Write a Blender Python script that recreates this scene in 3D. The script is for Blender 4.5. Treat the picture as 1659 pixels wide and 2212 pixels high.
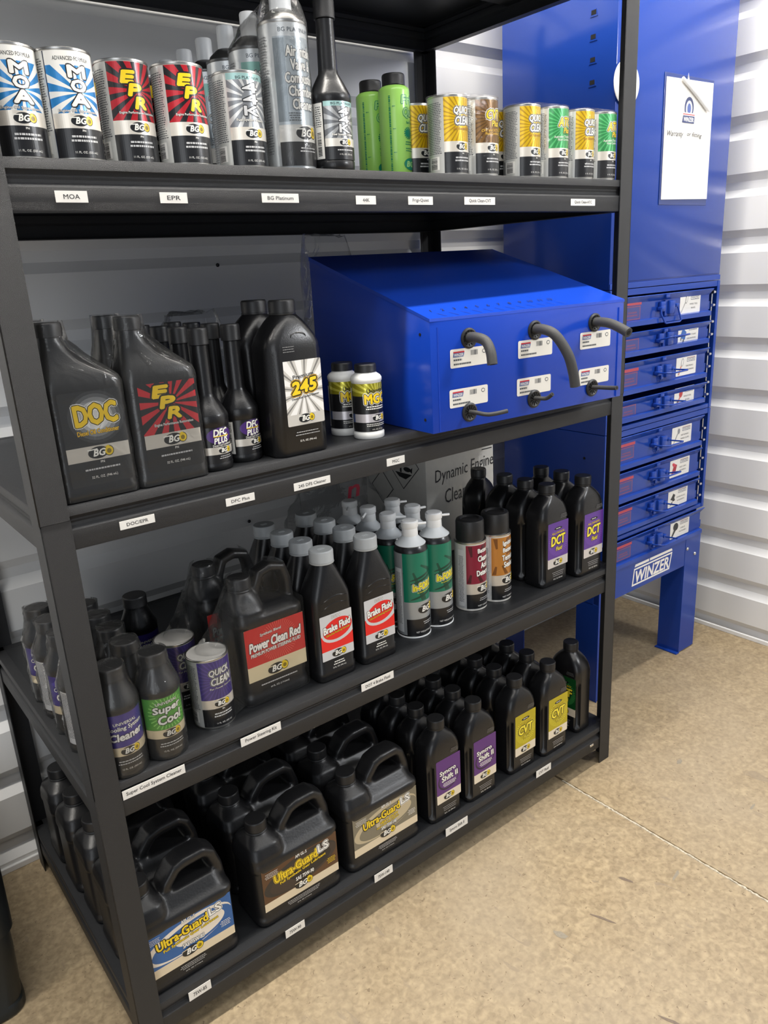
import bpy, bmesh, math, random
from mathutils import Vector, Matrix, noise
random.seed(7)
for o in list(bpy.data.objects): bpy.data.objects.remove(o)
SC = bpy.context.scene
COL = SC.collection
PI = math.pi
# ------------------------------------------------------------------ camera
cd = bpy.data.cameras.new('camera'); cam = bpy.data.objects.new('camera', cd); COL.objects.link(cam)
Rr = Vector((0.78137681, -0.62180154, -0.05303898)); Ru = Vector((0.22758491, 0.204788, 0.95198056)); Rf = Vector((0.58108123, 0.7559264, -0.30152924))
mw = Matrix((Rr, Ru, -Rf)).transposed().to_4x4(); mw.translation = Vector((-0.21815, -0.99337, 1.2103)); cam.matrix_world = mw
cd.sensor_fit = 'VERTICAL'; cd.sensor_height = 36; cd.sensor_width = 27; cd.lens = 36 * 1660.507 / 2212; cd.clip_start = 0.02
SC.camera = cam
# ------------------------------------------------------------------ world, lamps, exposure
w = bpy.data.worlds.new('world'); SC.world = w; w.use_nodes = True
w.node_tree.nodes['Background'].inputs[0].default_value = (0.80, 0.88, 1.0, 1); w.node_tree.nodes['Background'].inputs[1].default_value = 0.27
def area(name, loc, target, sx, sy, power, color=(1, 1, 1)):
    l = bpy.data.lights.new(name, 'AREA'); l.shape = 'RECTANGLE'; l.size = sx; l.size_y = sy; l.energy = power; l.color = color
    o = bpy.data.objects.new(name, l); COL.objects.link(o); o.location = loc
    o.rotation_euler = (Vector(target) - Vector(loc)).to_track_quat('-Z', 'Y').to_euler(); return o
area('ceiling_lamp', (0.45, -0.13, 2.75), (0.45, -0.13, 0), 3.8, 0.10, 120, (1.0, 0.95, 0.87))
area('ceiling_lamp', (0.6, -1.15, 2.75), (0.7, -0.6, 0.2), 2.8, 0.3, 24, (1.0, 0.96, 0.9))
area('left_front_fill', (-1.9, -2.7, 1.3), (0.6, 0.1, 0.8), 1.5, 2.4, 24, (0.92, 0.96, 1.0))  # fill lamp added to lift front faces and give left edges sheen
area('doorway_light', (2.0, -1.7, 2.0), (0.8, 0.0, 1.0), 0.3, 0.3, 24, (0.95, 0.97, 1.0))
SC.view_settings.view_transform = 'Standard'; SC.view_settings.look = 'None'; SC.view_settings.gamma = 1
SC.view_settings.use_curve_mapping = False; SC.view_settings.exposure = 0.0
# ------------------------------------------------------------------ materials
def mat(name, rgb, rough=0.5, metal=0.0, bump=0.0, bscale=300.0, coat=0.0, var=0.0, spec=0.5, trans=0.0):
    m = bpy.data.materials.new(name); m.use_nodes = True; nt = m.node_tree; b = nt.nodes['Principled BSDF']
    b.inputs['Base Color'].default_value = (*rgb, 1); b.inputs['Roughness'].default_value = rough; b.inputs['Metallic'].default_value = metal
    b.inputs['Coat Weight'].default_value = coat; b.inputs['Coat Roughness'].default_value = 0.12; b.inputs['Specular IOR Level'].default_value = spec
    b.inputs['Transmission Weight'].default_value = trans
    tc = nt.nodes.new('ShaderNodeTexCoord'); nz = nt.nodes.new('ShaderNodeTexNoise'); nz.inputs['Scale'].default_value = bscale; nz.inputs['Detail'].default_value = 2
    nt.links.new(tc.outputs['Object'], nz.inputs['Vector'])
    if bump > 0:
        bp = nt.nodes.new('ShaderNodeBump'); bp.inputs['Strength'].default_value = bump; bp.inputs['Distance'].default_value = 0.001
        nt.links.new(nz.outputs['Fac'], bp.inputs['Height']); nt.links.new(bp.outputs['Normal'], b.inputs['Normal'])
    if var > 0:
        mx = nt.nodes.new('ShaderNodeMix'); mx.data_type = 'RGBA'
        mx.inputs[6].default_value = (*[c * (1 - var) for c in rgb], 1); mx.inputs[7].default_value = (*[min(1, c * (1 + var)) for c in rgb], 1)
        nt.links.new(nz.outputs['Fac'], mx.inputs[0]); nt.links.new(mx.outputs[2], b.inputs['Base Color'])
    return m
def s2l(h):
    h = h.lstrip('#'); v = [int(h[i:i + 2], 16) / 255 for i in (0, 2, 4)]
    return tuple(c / 12.92 if c < 0.04045 else ((c + 0.055) / 1.055) ** 2.4 for c in v)
RACK = mat('black_powder_coat', (0.0145, 0.0155, 0.018), 0.44, 0, 0.9, 1900, var=0.5)
DECK = mat('black_shelf_board', (0.018, 0.019, 0.021), 0.42, 0, 0.25, 260, var=0.15)
PLAS = mat('black_bottle_plastic', (0.009, 0.009, 0.010), 0.29, 0, 0.12, 500)
PLAS2 = mat('black_jug_plastic', (0.011, 0.011, 0.012), 0.36, 0, 0.2, 260)
CAPB = mat('black_cap_plastic', (0.013, 0.013, 0.014), 0.42, 0, 0.1, 500)
CAPG = mat('grey_cap_plastic', (0.42, 0.44, 0.45), 0.42, 0, 0.1, 300)
CAPW = mat('white_cap_plastic', (0.88, 0.89, 0.89), 0.4, 0, 0.05, 300)
SKIRT = mat('translucent_grey_plastic', (0.62, 0.65, 0.67), 0.35)
WHP = mat('white_bottle_plastic', (0.78, 0.78, 0.76), 0.35)
TIN = mat('bare_tinplate', (0.52, 0.51, 0.49), 0.30, 1.0, 0.05, 200)
BLUE = mat('blue_cabinet_paint', (0.013, 0.052, 0.32), 0.17, 0, 0.025, 14, coat=0.0, spec=0.34)
BLUE2 = mat('bright_blue_box_paint', (0.008, 0.050, 0.42), 0.18, 0, 0.02, 14, coat=0.0, spec=0.36)
DARK = mat('dark_hole', (0.003, 0.003, 0.004), 0.8)
CHROME = mat('zinc_plated_steel', (0.7, 0.7, 0.7), 0.25, 1.0)
RUBBER = mat('black_rubber_hose', (0.035, 0.035, 0.035), 0.55, 0, 0.5, 1200, var=0.3)
CARD = mat('white_carton_board', (0.72, 0.70, 0.65), 0.8, 0, 0.2, 60, var=0.06)
GREENL = mat('bright_green_liquid_bottle', (0.42, 0.82, 0.16), 0.28, 0, 0.03, 100, coat=0.3)
WALLM = mat('white_painted_steel', (0.78, 0.78, 0.775), 0.34, 0, 0.10, 6, coat=0.1, var=0.02)
PAPER = mat('white_paper', (0.80, 0.78, 0.74), 0.6, 0, 0.05, 200)
# print inks
INK = {}
def ink(hexc, rough=0.35, metal=0.0):
    k = (hexc, rough, metal)
    if k not in INK: INK[k] = mat('print_' + hexc.strip('#').lower(), s2l(hexc), rough, metal, coat=0.15)
    return INK[k]
def film_mat(name, tint, haze, refl=0.55):
    m = bpy.data.materials.new(name); m.use_nodes = True; nt = m.node_tree; nt.nodes.remove(nt.nodes['Principled BSDF'])
    out = nt.nodes['Material Output']; tr = nt.nodes.new('ShaderNodeBsdfTransparent'); tr.inputs[0].default_value = (0.985, 0.985, 0.985, 1)
    gl = nt.nodes.new('ShaderNodeBsdfGlossy'); gl.inputs['Roughness'].default_value = 0.07
    df = nt.nodes.new('ShaderNodeBsdfDiffuse'); df.inputs[0].default_value = (*tint, 1)
    tc = nt.nodes.new('ShaderNodeTexCoord'); nz = nt.nodes.new('ShaderNodeTexNoise'); nz.inputs['Scale'].default_value = 22; nz.inputs['Detail'].default_value = 3; nz.inputs['Distortion'].default_value = 1.5
    bp = nt.nodes.new('ShaderNodeBump'); bp.inputs['Strength'].default_value = 0.55; bp.inputs['Distance'].default_value = 0.006
    nt.links.new(tc.outputs['Object'], nz.inputs['Vector']); nt.links.new(nz.outputs['Fac'], bp.inputs['Height'])
    nt.links.new(bp.outputs['Normal'], gl.inputs['Normal'])
    lw = nt.nodes.new('ShaderNodeFresnel'); lw.inputs['IOR'].default_value = 1.36; nt.links.new(bp.outputs['Normal'], lw.inputs['Normal'])
    ml = nt.nodes.new('ShaderNodeMath'); ml.operation = 'MULTIPLY'; ml.inputs[1].default_value = refl; nt.links.new(lw.outputs[0], ml.inputs[0])
    m1 = nt.nodes.new('ShaderNodeMixShader'); nt.links.new(ml.outputs[0], m1.inputs[0]); nt.links.new(tr.outputs[0], m1.inputs[1]); nt.links.new(gl.outputs[0], m1.inputs[2])
    m2 = nt.nodes.new('ShaderNodeMixShader'); m2.inputs[0].default_value = haze; nt.links.new(m1.outputs[0], m2.inputs[1]); nt.links.new(df.outputs[0], m2.inputs[2])
    nt.links.new(m2.outputs[0], out.inputs['Surface']); return m
FILM = film_mat('clear_shrink_film', (0.8, 0.8, 0.78), 0.022, 0.8)
FILMK = film_mat('kit_shrink_film', (0.8, 0.8, 0.78), 0.010, 0.45)
FILM2 = film_mat('thin_clear_film', (0.8, 0.8, 0.78), 0.004, 0.22)
BAGM = film_mat('clear_poly_bag', (0.7, 0.72, 0.72), 0.05)
def floor_mat():
    m = bpy.data.materials.new('tan_sealed_concrete'); m.use_nodes = True; nt = m.node_tree; b = nt.nodes['Principled BSDF']; b.inputs['Roughness'].default_value = 0.5
    tc = nt.nodes.new('ShaderNodeTexCoord')
    def nz(scale, det=4, stretch=None, dist=0.0):
        n = nt.nodes.new('ShaderNodeTexNoise'); n.inputs['Scale'].default_value = scale; n.inputs['Detail'].default_value = det; n.inputs['Distortion'].default_value = dist
        mp = nt.nodes.new('ShaderNodeMapping'); mp.inputs['Scale'].default_value = stretch or (1, 1, 1); mp.inputs['Rotation'].default_value = (0, 0, 0.5 if stretch else 0)
        nt.links.new(tc.outputs['Object'], mp.inputs[0]); nt.links.new(mp.outputs[0], n.inputs['Vector']); return n
    def ramp(src, p0, p1, c0, c1):
        r = nt.nodes.new('ShaderNodeValToRGB'); r.color_ramp.elements[0].position = p0; r.color_ramp.elements[1].position = p1
        r.color_ramp.elements[0].color = (*c0, 1); r.color_ramp.elements[1].color = (*c1, 1); nt.links.new(src, r.inputs[0]); return r
    def mix(fac, a, bcol):
        x = nt.nodes.new('ShaderNodeMix'); x.data_type = 'RGBA'
        nt.links.new(fac, x.inputs[0]); nt.links.new(a, x.inputs[6])
        if isinstance(bcol, tuple): x.inputs[7].default_value = (*bcol, 1)
        else: nt.links.new(bcol, x.inputs[7])
        return x.outputs[2]
    base = ramp(nz(34, 12, None, 1.2).outputs[0], 0.28, 0.72, (0.285, 0.213, 0.126), (0.425, 0.329, 0.200)).outputs[0]
    fine = ramp(nz(95, 8, None, 0.5).outputs[0], 0.36, 0.62, (0.70, 0.69, 0.67), (1.06, 1.06, 1.06))
    mm = nt.nodes.new('ShaderNodeMix'); mm.data_type = 'RGBA'; mm.blend_type = 'MULTIPLY'; mm.inputs[0].default_value = 0.8
    nt.links.new(base, mm.inputs[6]); nt.links.new(fine.outputs[0], mm.inputs[7]); c = mm.outputs[2]
    big = ramp(nz(2.2, 3).outputs[0], 0.40, 0.72, (0, 0, 0), (0.45, 0.45, 0.45)); c = mix(big.outputs[0], c, (0.36, 0.30, 0.22))
    sc = ramp(nz(30, 6, (1, 0.30, 1), 1.0).outputs[0], 0.665, 0.70, (0, 0, 0), (0.55, 0.55, 0.55)); c = mix(sc.outputs[0], c, (0.24, 0.19, 0.135))
    sp = ramp(nz(120, 4, None, 0.7).outputs[0], 0.66, 0.69, (0, 0, 0), (0.85, 0.85, 0.85)); c = mix(sp.outputs[0], c, (0.18, 0.13, 0.08))
    nt.links.new(c, b.inputs['Base Color'])
    bp = nt.nodes.new('ShaderNodeBump'); bp.inputs['Strength'].default_value = 0.25; bp.inputs['Distance'].default_value = 0.002
    nt.links.new(nz(90, 6).outputs[0], bp.inputs['Height']); nt.links.new(bp.outputs['Normal'], b.inputs['Normal']); return m
FLOOR = floor_mat()
# ------------------------------------------------------------------ object helpers
def link(name, me, parent=None, smooth=None):
    o = bpy.data.objects.new(name, me); COL.objects.link(o)
    if parent is not None: o.parent = parent
    return o
def mesh(bm, name, mats, smooth=False):
    me = bpy.data.meshes.new(name); bm.to_mesh(me); bm.free()
    for m in (mats if isinstance(mats, (list, tuple)) else [mats]): me.materials.append(m)
    if smooth:
        for p in me.polygons: p.use_smooth = True
        try: me.set_sharp_from_angle(angle=math.radians(38 if smooth is True else smooth))
        except Exception: pass
    return me
def part(name, bm, m, parent, smooth=False, label=None):
    o = link(name, mesh(bm, name, m, smooth), parent)
    if label: o['label'] = label
    return o
def thing(name, label, cat, loc=(0, 0, 0), rz=0.0, group=None):
    o = bpy.data.objects.new(name, None); COL.objects.link(o); o.empty_display_size = 0.03
    o.location = loc; o.rotation_euler = (0, 0, rz); o['label'] = label; o['category'] = cat
    if group: o['group'] = group
    return o
def tag(o, label, cat, group=None):
    o['label'] = label; o['category'] = cat
    if group: o['group'] = group
    return o
def dup(root, label, loc, rz=0.0, group=None):
    r = root.copy(); COL.objects.link(r); r.location = loc; r.rotation_euler = (0, 0, rz); r['label'] = label
    if group: r['group'] = group
    for ch in root.children:
        c = ch.copy(); COL.objects.link(c); c.parent = r
        for g in ch.children:
            d = g.copy(); COL.objects.link(d); d.parent = c
    return r
def bx(bm, x0, x1, y0, y1, z0, z1, bev=0.0, mi=0, seg=2):
    r = bmesh.ops.create_cube(bm, size=1.0); vs = r['verts']
    bmesh.ops.scale(bm, verts=vs, vec=(abs(x1 - x0), abs(y1 - y0), abs(z1 - z0))); bmesh.ops.translate(bm, verts=vs, vec=((x0 + x1) / 2, (y0 + y1) / 2, (z0 + z1) / 2))
    fs = list({f for v in vs for f in v.link_faces})
    for f in fs: f.material_index = mi
    if bev > 0:
        es = list({e for v in vs for e in v.link_edges})
        bmesh.ops.bevel(bm, geom=es, offset=bev, segments=seg, profile=0.5, affect='EDGES')
    return vs
def box(x0, x1, y0, y1, z0, z1, bev=0.0, seg=2):
    bm = bmesh.new(); bx(bm, x0, x1, y0, y1, z0, z1, bev, 0, seg); return bm
def loft(bm, rings, cap0=True, cap1=True, mi=0):
    vr = [[bm.verts.new(p) for p in r] for r in rings]; n = len(rings[0])
    for a, b in zip(vr[:-1], vr[1:]):
        for i in range(n):
            f = bm.faces.new((a[i], a[(i + 1) % n], b[(i + 1) % n], b[i])); f.material_index = mi
    if cap0: bm.faces.new(list(reversed(vr[0]))).material_index = mi
    if cap1: bm.faces.new(vr[-1]).material_index = mi
    return vr
def circ(r, z, n=32, cx=0, cy=0): return [(cx + r * math.cos(2 * PI * i / n), cy + r * math.sin(2 * PI * i / n), z) for i in range(n)]
def lathe(bm, prof, n=32, cx=0, cy=0, mi=0, z0=0): loft(bm, [circ(max(r, 1e-4), z + z0, n, cx, cy) for r, z in prof], True, True, mi)
def prism(bm, pts, y0, y1, mi=0):   # polygon in x,z extruded along y
    loft(bm, [[(x, y1, z) for x, z in pts], [(x, y0, z) for x, z in pts]], True, True, mi)
def tube(bm, pts, r, n=12, mi=0, closed_ends=True):
    P = [Vector(p) for p in pts]; rings = []; up = None
    for i, p in enumerate(P):
        d = (P[min(i + 1, len(P) - 1)] - P[max(i - 1, 0)]).normalized()
        if up is None: up = d.orthogonal().normalized()
        up = (up - d * up.dot(d)).normalized(); s = d.cross(up)
        rr = r[i] if isinstance(r, (list, tuple)) else r
        rings.append([tuple(p + (up * math.cos(2 * PI * k / n) + s * math.sin(2 * PI * k / n)) * rr) for k in range(n)])
    loft(bm, rings, closed_ends, closed_ends, mi)
def remesh(bm, name, m, vox=0.0028, sm=6):
    me = mesh(bm, name, m); o = bpy.data.objects.new('tmp', me); COL.objects.link(o)
    md = o.modifiers.new('r', 'REMESH'); md.mode = 'VOXEL'; md.voxel_size = vox; md.use_smooth_shade = True
    ms = o.modifiers.new('s', 'SMOOTH'); ms.iterations = sm; ms.factor = 0.5
    dg = bpy.context.evaluated_depsgraph_get(); me2 = bpy.data.meshes.new_from_object(o.evaluated_get(dg)); me2.name = name
    bpy.data.objects.remove(o)
    if not me2.materials: me2.materials.append(m)
    return me2
# ------------------------------------------------------------------ printed artwork engine
def clip(poly, x0, x1, y0, y1):
    def half(pts, ax, lim, keep_less):
        out = []
        for i in range(len(pts)):
            a, b = pts[i - 1], pts[i]
            ia = (a[ax] <= lim) if keep_less else (a[ax] >= lim); ib = (b[ax] <= lim) if keep_less else (b[ax] >= lim)
            if ia != ib:
                t = (lim - a[ax]) / (b[ax] - a[ax]); out.append((a[0] + (b[0] - a[0]) * t, a[1] + (b[1] - a[1]) * t))
            if ib: out.append(b)
        return out
    for ax, lim, k in ((0, x1, True), (0, x0, False), (1, y1, True), (1, y0, False)):
        poly = half(poly, ax, lim, k)
        if len(poly) < 3: return []
    return poly
TC = {}
def textmesh(s, off):
    k = (s, off)
    if k in TC: return TC[k]
    cu = bpy.data.curves.new('t', 'FONT'); cu.body = s; cu.size = 1.0; cu.offset = off; cu.resolution_u = 2; cu.align_x = 'CENTER'; cu.align_y = 'CENTER'; cu.space_character = 1.0 + 0.6 * max(0, off - 0.03) * 0
    o = bpy.data.objects.new('t', cu); COL.objects.link(o); dg = bpy.context.evaluated_depsgraph_get(); dg.update()
    me = o.evaluated_get(dg).to_mesh(); V = [(v.co.x, v.co.y) for v in me.vertices]; F = [tuple(p.vertices) for p in me.polygons]
    o.evaluated_get(dg).to_mesh_clear(); bpy.data.objects.remove(o); bpy.data.curves.remove(cu); TC[k] = (V, F); return TC[k]
class Art:
    def __init__(s): s.L = []; s.lay = 0; s.step = 0.00005
    def _add(s, V, F, m): s.L.append((V, F, m, s.lay)); s.lay += 1
    def poly(s, pts, m): s._add(list(pts), [tuple(range(len(pts)))], m)
    def rect(s, x0, x1, y0, y1, m, r=0.0):
        if r <= 0: return s.poly([(x0, y0), (x1, y0), (x1, y1), (x0, y1)], m)
        p = []
        for cx, cy, a in ((x1 - r, y0 + r, -90), (x1 - r, y1 - r, 0), (x0 + r, y1 - r, 90), (x0 + r, y0 + r, 180)):
            p += [(cx + r * math.cos(math.radians(a + t)), cy + r * math.sin(math.radians(a + t))) for t in (0, 30, 60, 90)]
        s.poly(p, m)
    def multi(s, polys, m):
        V = []; F = []
        for p in polys:
            if len(p) < 3: continue
            F.append(tuple(range(len(V), len(V) + len(p)))); V += p
        if F: s._add(V, F, m)
    def ell(s, cx, cy, rx, ry, m, n=28, rot=0, win=None):
        c, sn = math.cos(rot), math.sin(rot)
        p = [(cx + rx * math.cos(a) * c - ry * math.sin(a) * sn, cy + rx * math.cos(a) * sn + ry * math.sin(a) * c) for a in [2 * PI * i / n for i in range(n)]]
        if win: p = clip(p, *win)
        if p: s.poly(p, m)
    def rays(s, cx, cy, x0, x1, y0, y1, m, n=12, duty=0.45, ph=0.0, r0=0.0, R=0.3):
        P = []
        for i in range(n):
            a0 = ph + 2 * PI * i / n; a1 = a0 + 2 * PI / n * duty
            p = [(cx + r0 * math.cos(a0), cy + r0 * math.sin(a0)), (cx + R * math.cos(a0), cy + R * math.sin(a0)), (cx + R * math.cos(a1), cy + R * math.sin(a1)), (cx + r0 * math.cos(a1), cy + r0 * math.sin(a1))]
            P.append(clip(p, x0, x1, y0, y1))
        s.multi(P, m)
    def text(s, t, cx, cy, h, m, wd=None, out=None, ow=0.05, out2=None, bold=0.02, slant=0.0, rot=0.0, vert=False):
        V0, F0 = textmesh(t, 0.0); xs = [v[0] for v in V0]; ys = [v[1] for v in V0]
        mx = (min(xs) + max(xs)) / 2; my = (min(ys) + max(ys)) / 2; capH = max(ys) - min(ys)
        sy = h / capH; sx = (wd / (max(xs) - min(xs))) if wd else sy
        c, sn = math.cos(rot), math.sin(rot); base = []
        for x, y in V0:
            u = (x - mx) * sx; v = (y - my) * sy; u += v * slant; base.append((cx + u * c - v * sn, cy + u * sn + v * c))
        big = h > 0.0062; sc = (sx * sy) ** 0.5 if wd else sy
        for off, mm, rim in ((bold + ow * 1.9, out2, True), (bold + ow, out, True), (max(bold, 0), m, False)):
            if mm is None: continue
            d = off * sc; n = (10 if big else 6) if rim else (6 if big else (3 if off > 0.006 else 0)); dirs = [(0.0, 0.0)]
            dirs += [(d * math.cos(2 * PI * k / n + .4), d * math.sin(2 * PI * k / n + .4)) for k in range(n)] if n and d > 0 else []
            for k, (dx, dy) in enumerate(dirs): s.L.append(([(x + dx, y + dy) for x, y in base], F0, mm, s.lay + k * 0.07))
            s.lay += 1
    def fine(s, cx, y, wd, n, m, dy=0.003, th=0.0009, seed=1, left=False):
        rnd = random.Random(seed); P = []
        for k in range(n):
            L = wd * rnd.uniform(0.75, 1.0); x = (cx - wd / 2) if left else cx - L / 2; e = x + L; yy = y - k * dy
            while x < e:
                d = rnd.uniform(0.0015, 0.0042); d = min(d, e - x); P.append([(x, yy), (x + d, yy), (x + d, yy + th), (x, yy + th)]); x += d + 0.0007
        s.multi(P, m)
    def bars(s, x0, x1, y0, y1, m, n=16, seed=3, vertical=True):
        rnd = random.Random(seed); P = []
        for i in range(n):
            if vertical: a = x0 + (x1 - x0) * i / n; d = (x1 - x0) / n * rnd.uniform(0.3, 0.75); P.append([(a, y0), (a + d, y0), (a + d, y1), (a, y1)])
            else: a = y0 + (y1 - y0) * i / n; d = (y1 - y0) / n * rnd.uniform(0.3, 0.75); P.append([(x0, a), (x1, a), (x1, a + d), (x0, a + d)])
        s.multi(P, m)
    def logo(s, cx, cy, wd, dark=None, bg=None):
        dk = dark or ink('#15171a'); wt = ink('#f4f2ea'); h = wd * 0.46; yl = ink('#e8c81e'); gd = ink('#8a7410')
        s.ell(cx - wd * 0.10, cy, wd * 0.40, h * 0.5, dk, rot=0.06)
        s.poly([(cx - wd * 0.52, cy + h * 0.30), (cx - wd * 0.12, cy + h * 0.36), (cx - wd * 0.12, cy + h * 0.26), (cx - wd * 0.50, cy + h * 0.22)], bg or wt)
        s.ell(cx + wd * 0.31, cy + h * 0.02, wd * 0.185, h * 0.44, dk); s.ell(cx + wd * 0.31, cy + h * 0.02, wd * 0.16, h * 0.38, yl)
        s.poly([(cx + wd * 0.15, cy + h * 0.36), (cx + wd * 0.30, cy + h * 0.50), (cx + wd * 0.40, cy + h * 0.28)], yl)
        s.ell(cx + wd * 0.31, cy, wd * 0.085, h * 0.20, gd)
        s.text('BG', cx - wd * 0.06, cy, h * 0.56, wt, wd=wd * 0.42, bold=0.035, slant=0.25)
    def build(s, name, parent, fn, curved=False, label=None, cut=0.0022):
        bm = bmesh.new(); mats = []
        for V, F, m, lay in s.L:
            if m not in mats: mats.append(m)
            mi = mats.index(m); vs = [bm.verts.new((x, y, lay * s.step)) for x, y in V]
            for f in F:
                try: bm.faces.new([vs[i] for i in f]).material_index = mi
                except ValueError: pass
        if curved:
            xs = [v.co.x for v in bm.verts]; a = math.floor(min(xs) / cut) * cut
            while a < max(xs):
                bmesh.ops.bisect_plane(bm, geom=bm.verts[:] + bm.edges[:] + bm.faces[:], plane_co=(a, 0, 0), plane_no=(1, 0, 0), dist=1e-7); a += cut
        for v in bm.verts: v.co = Vector(fn(v.co.x, v.co.y, v.co.z))
        return part(name, bm, mats, parent, label=label)
def flat(x0, z0, y, th=0.0):     # artwork (u,v) -> front face looking to -y, origin at x0,z0
    return lambda u, v, h: (x0 + u, y - 0.0003 - h, z0 + v)
def cyl(r, z0=0.0, e=0.00025):
    def f(u, v, h):
        a = u / r - PI / 2; R = r + e + h; return (R * math.cos(a), R * math.sin(a), z0 + v)
    return f
WT = ink('#f2f0ea'); BK = ink('#141518'); YE = ink('#f2cf1c'); RD = ink('#c8202c'); SILV = ink('#c9c8c4', 0.3, 0.55); WSIL = ink('#e6e2da', 0.3, 0.25); GR = ink('#8e9196', 0.35, 0.3); CRM = ink('#e2d2b4')
DT = ink('#50545a'); BKS = ink('#1b1b1d', 0.28)
# ------------------------------------------------------------------ room
XW, YB = 2.066, 0.624
def ribbed(name, along, phase, L0, L1, H, facing):
    prof = []; z = phase - 0.1515
    pts = [(0.0, 0.0)]
    while z < H:
        prof += [(z - 0.063, 0.0), (z - 0.042, 0.016), (z - 0.021, 0.016), (z, 0.0)]
        z += 0.1515
    prof = [(a, b) for a, b in prof if 0.0 < a < H]; prof = [(0.0, prof[0][1])] + prof + [(H, 0.0)]
    bm = bmesh.new(); n = 2
    def P(t, z, d): return (t, YB + d, z) if facing == 'y' else (XW + d, t, z)
    A = [bm.verts.new(P(L0, z, d)) for z, d in prof]; B = [bm.verts.new(P(L1, z, d)) for z, d in prof]
    for i in range(len(prof) - 1): bm.faces.new((A[i], B[i], B[i + 1], A[i + 1]))
    A2 = [bm.verts.new(P(L0, z, 0.03)) for z in (0, H)]; B2 = [bm.verts.new(P(L1, z, 0.03)) for z in (0, H)]
    bm.faces.new((A2[0], A2[1], B2[1], B2[0])); bm.faces.new((A[0], A2[0], B2[0], B[0])); bm.faces.new((A[-1], B[-1], B2[1], A2[1]))
    bm.faces.new([*A, A2[1], A2[0]]); bm.faces.new([*reversed(B), B2[0], B2[1]])
    bmesh.ops.recalc_face_normals(bm, faces=bm.faces)
    o = part(name, bm, WALLM, None); o['kind'] = 'structure'; return o
HW = 2.9
ribbed('wall_back', 'x', 0.0865 + 0.1515, -2.2, XW + 0.02, HW, 'y')
ribbed('wall_right', 'y', 0.050 + 0.1515, -3.2, YB, HW, 'x')
for nm, (a, b, c, d) in {'baseboard_back': (-2.2, XW, YB - 0.006, YB + 0.002), 'baseboard_right': (XW - 0.006, XW + 0.002, -3.2, YB)}.items():
    o = part(nm, box(a, b, c, d, 0.0, 0.014, 0.0015), WALLM, None); o['kind'] = 'structure'
JX = 1.0615
fl = bmesh.new(); bx(fl, -3.2, JX - 0.004, -3.6, YB + 0.1, -0.1, 0.0); bx(fl, JX + 0.004, XW + 0.1, -3.6, YB + 0.1, -0.1, 0.0)
bx(fl, JX - 0.0045, JX + 0.0045, -3.6, YB + 0.1, -0.1, -0.004)
o = part('floor', fl, FLOOR, None); o['kind'] = 'structure'
bm = bmesh.new(); y = -3.4; rnd = random.Random(5); prev = None
while y < 0.02:
    wv = 0.0022 + 0.0022 * rnd.random(); cxx = JX + rnd.uniform(-0.001, 0.001); hz = rnd.uniform(-0.0012, 0.0010)
    ring = [bm.verts.new((cxx - wv, y, -0.003)), bm.verts.new((cxx - wv * 0.5, y, hz)), bm.verts.new((cxx + wv * 0.5, y, hz * 0.6)), bm.verts.new((cxx + wv, y, -0.003))]
    if prev:
        for i in range(3): bm.faces.new((prev[i], prev[i + 1], ring[i + 1], ring[i]))
    prev = ring; y += 0.006
JM = mat('white_joint_filler', (0.50, 0.44, 0.34), 0.7, 0, 0.9, 260, var=0.7)
o = part('trim_1', bm, JM, None); o['kind'] = 'structure'
rnd = random.Random(11)
SCUFF = mat('floor_scuff', (0.17, 0.125, 0.09), 0.55, 0, 0.3, 200, var=0.3); SCUFG = mat('floor_patch_grey', (0.26, 0.225, 0.17), 0.55, 0, 0.3, 200, var=0.2)
bm = bmesh.new()
for (sx, sy, ln, wd, an, mi) in ((0.79, -0.30, 0.026, 0.0035, -1.22, 0), (0.905, -0.27, 0.016, 0.004, -1.22, 0), (0.70, -0.50, 0.022, 0.0035, -1.22, 0), (0.655, -0.60, 0.020, 0.003, -1.22, 0), (0.42, -0.36, 0.008, 0.005, 1.0, 1), (0.70, -0.27, 0.016, 0.007, 1.9, 1),
                                 (1.33, -0.13, 0.012, 0.006, 0.2, 1), (1.50, -0.27, 0.008, 0.004, 0.4, 1), (0.99, -0.33, 0.018, 0.004, 0.2, 1), (1.10, -0.50, 0.008, 0.002, -1.22, 0), (0.27, -0.35, 0.006, 0.004, 0, 0), (1.30, -0.33, 0.014, 0.004, 0.1, 1), (0.2, -0.35, 0.008, 0.004, 0.6, 0)):
    n = 14; pts = []
    for i in range(n):
        a = 2 * PI * i / n; u = ln * math.cos(a) * rnd.uniform(0.75, 1.1); v = wd * math.sin(a) * rnd.uniform(0.6, 1.1)
        pts.append(bm.verts.new((sx + u * math.cos(an) - v * math.sin(an), sy + u * math.sin(an) + v * math.cos(an), 0.0004)))
    bm.faces.new(pts).material_index = mi
o = part('trim_2', bm, [SCUFF, SCUFG], None); o['kind'] = 'structure'
# wall screws
for i, (sx, sz) in enumerate(((0.602, 1.237), (0.609, 0.641))):
    bm = bmesh.new(); lathe(bm, [(0.0042, 0.0), (0.0042, 0.001), (0.003, 0.0035), (0.001, 0.0045)], 14); bmesh.ops.rotate(bm, verts=bm.verts, matrix=Matrix.Rotation(PI / 2, 3, 'X'))
    o = part('wall_screw', bm, mat('dark_screw', (0.05, 0.05, 0.055), 0.25, 0.8), None, True); o.location = (sx, YB - 0.0002, sz)
    tag(o, ['small dark screw head in the back wall above the long neck bottles', 'small dark screw head in the back wall above the grey capped bottles'][i], 'screw')
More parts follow.
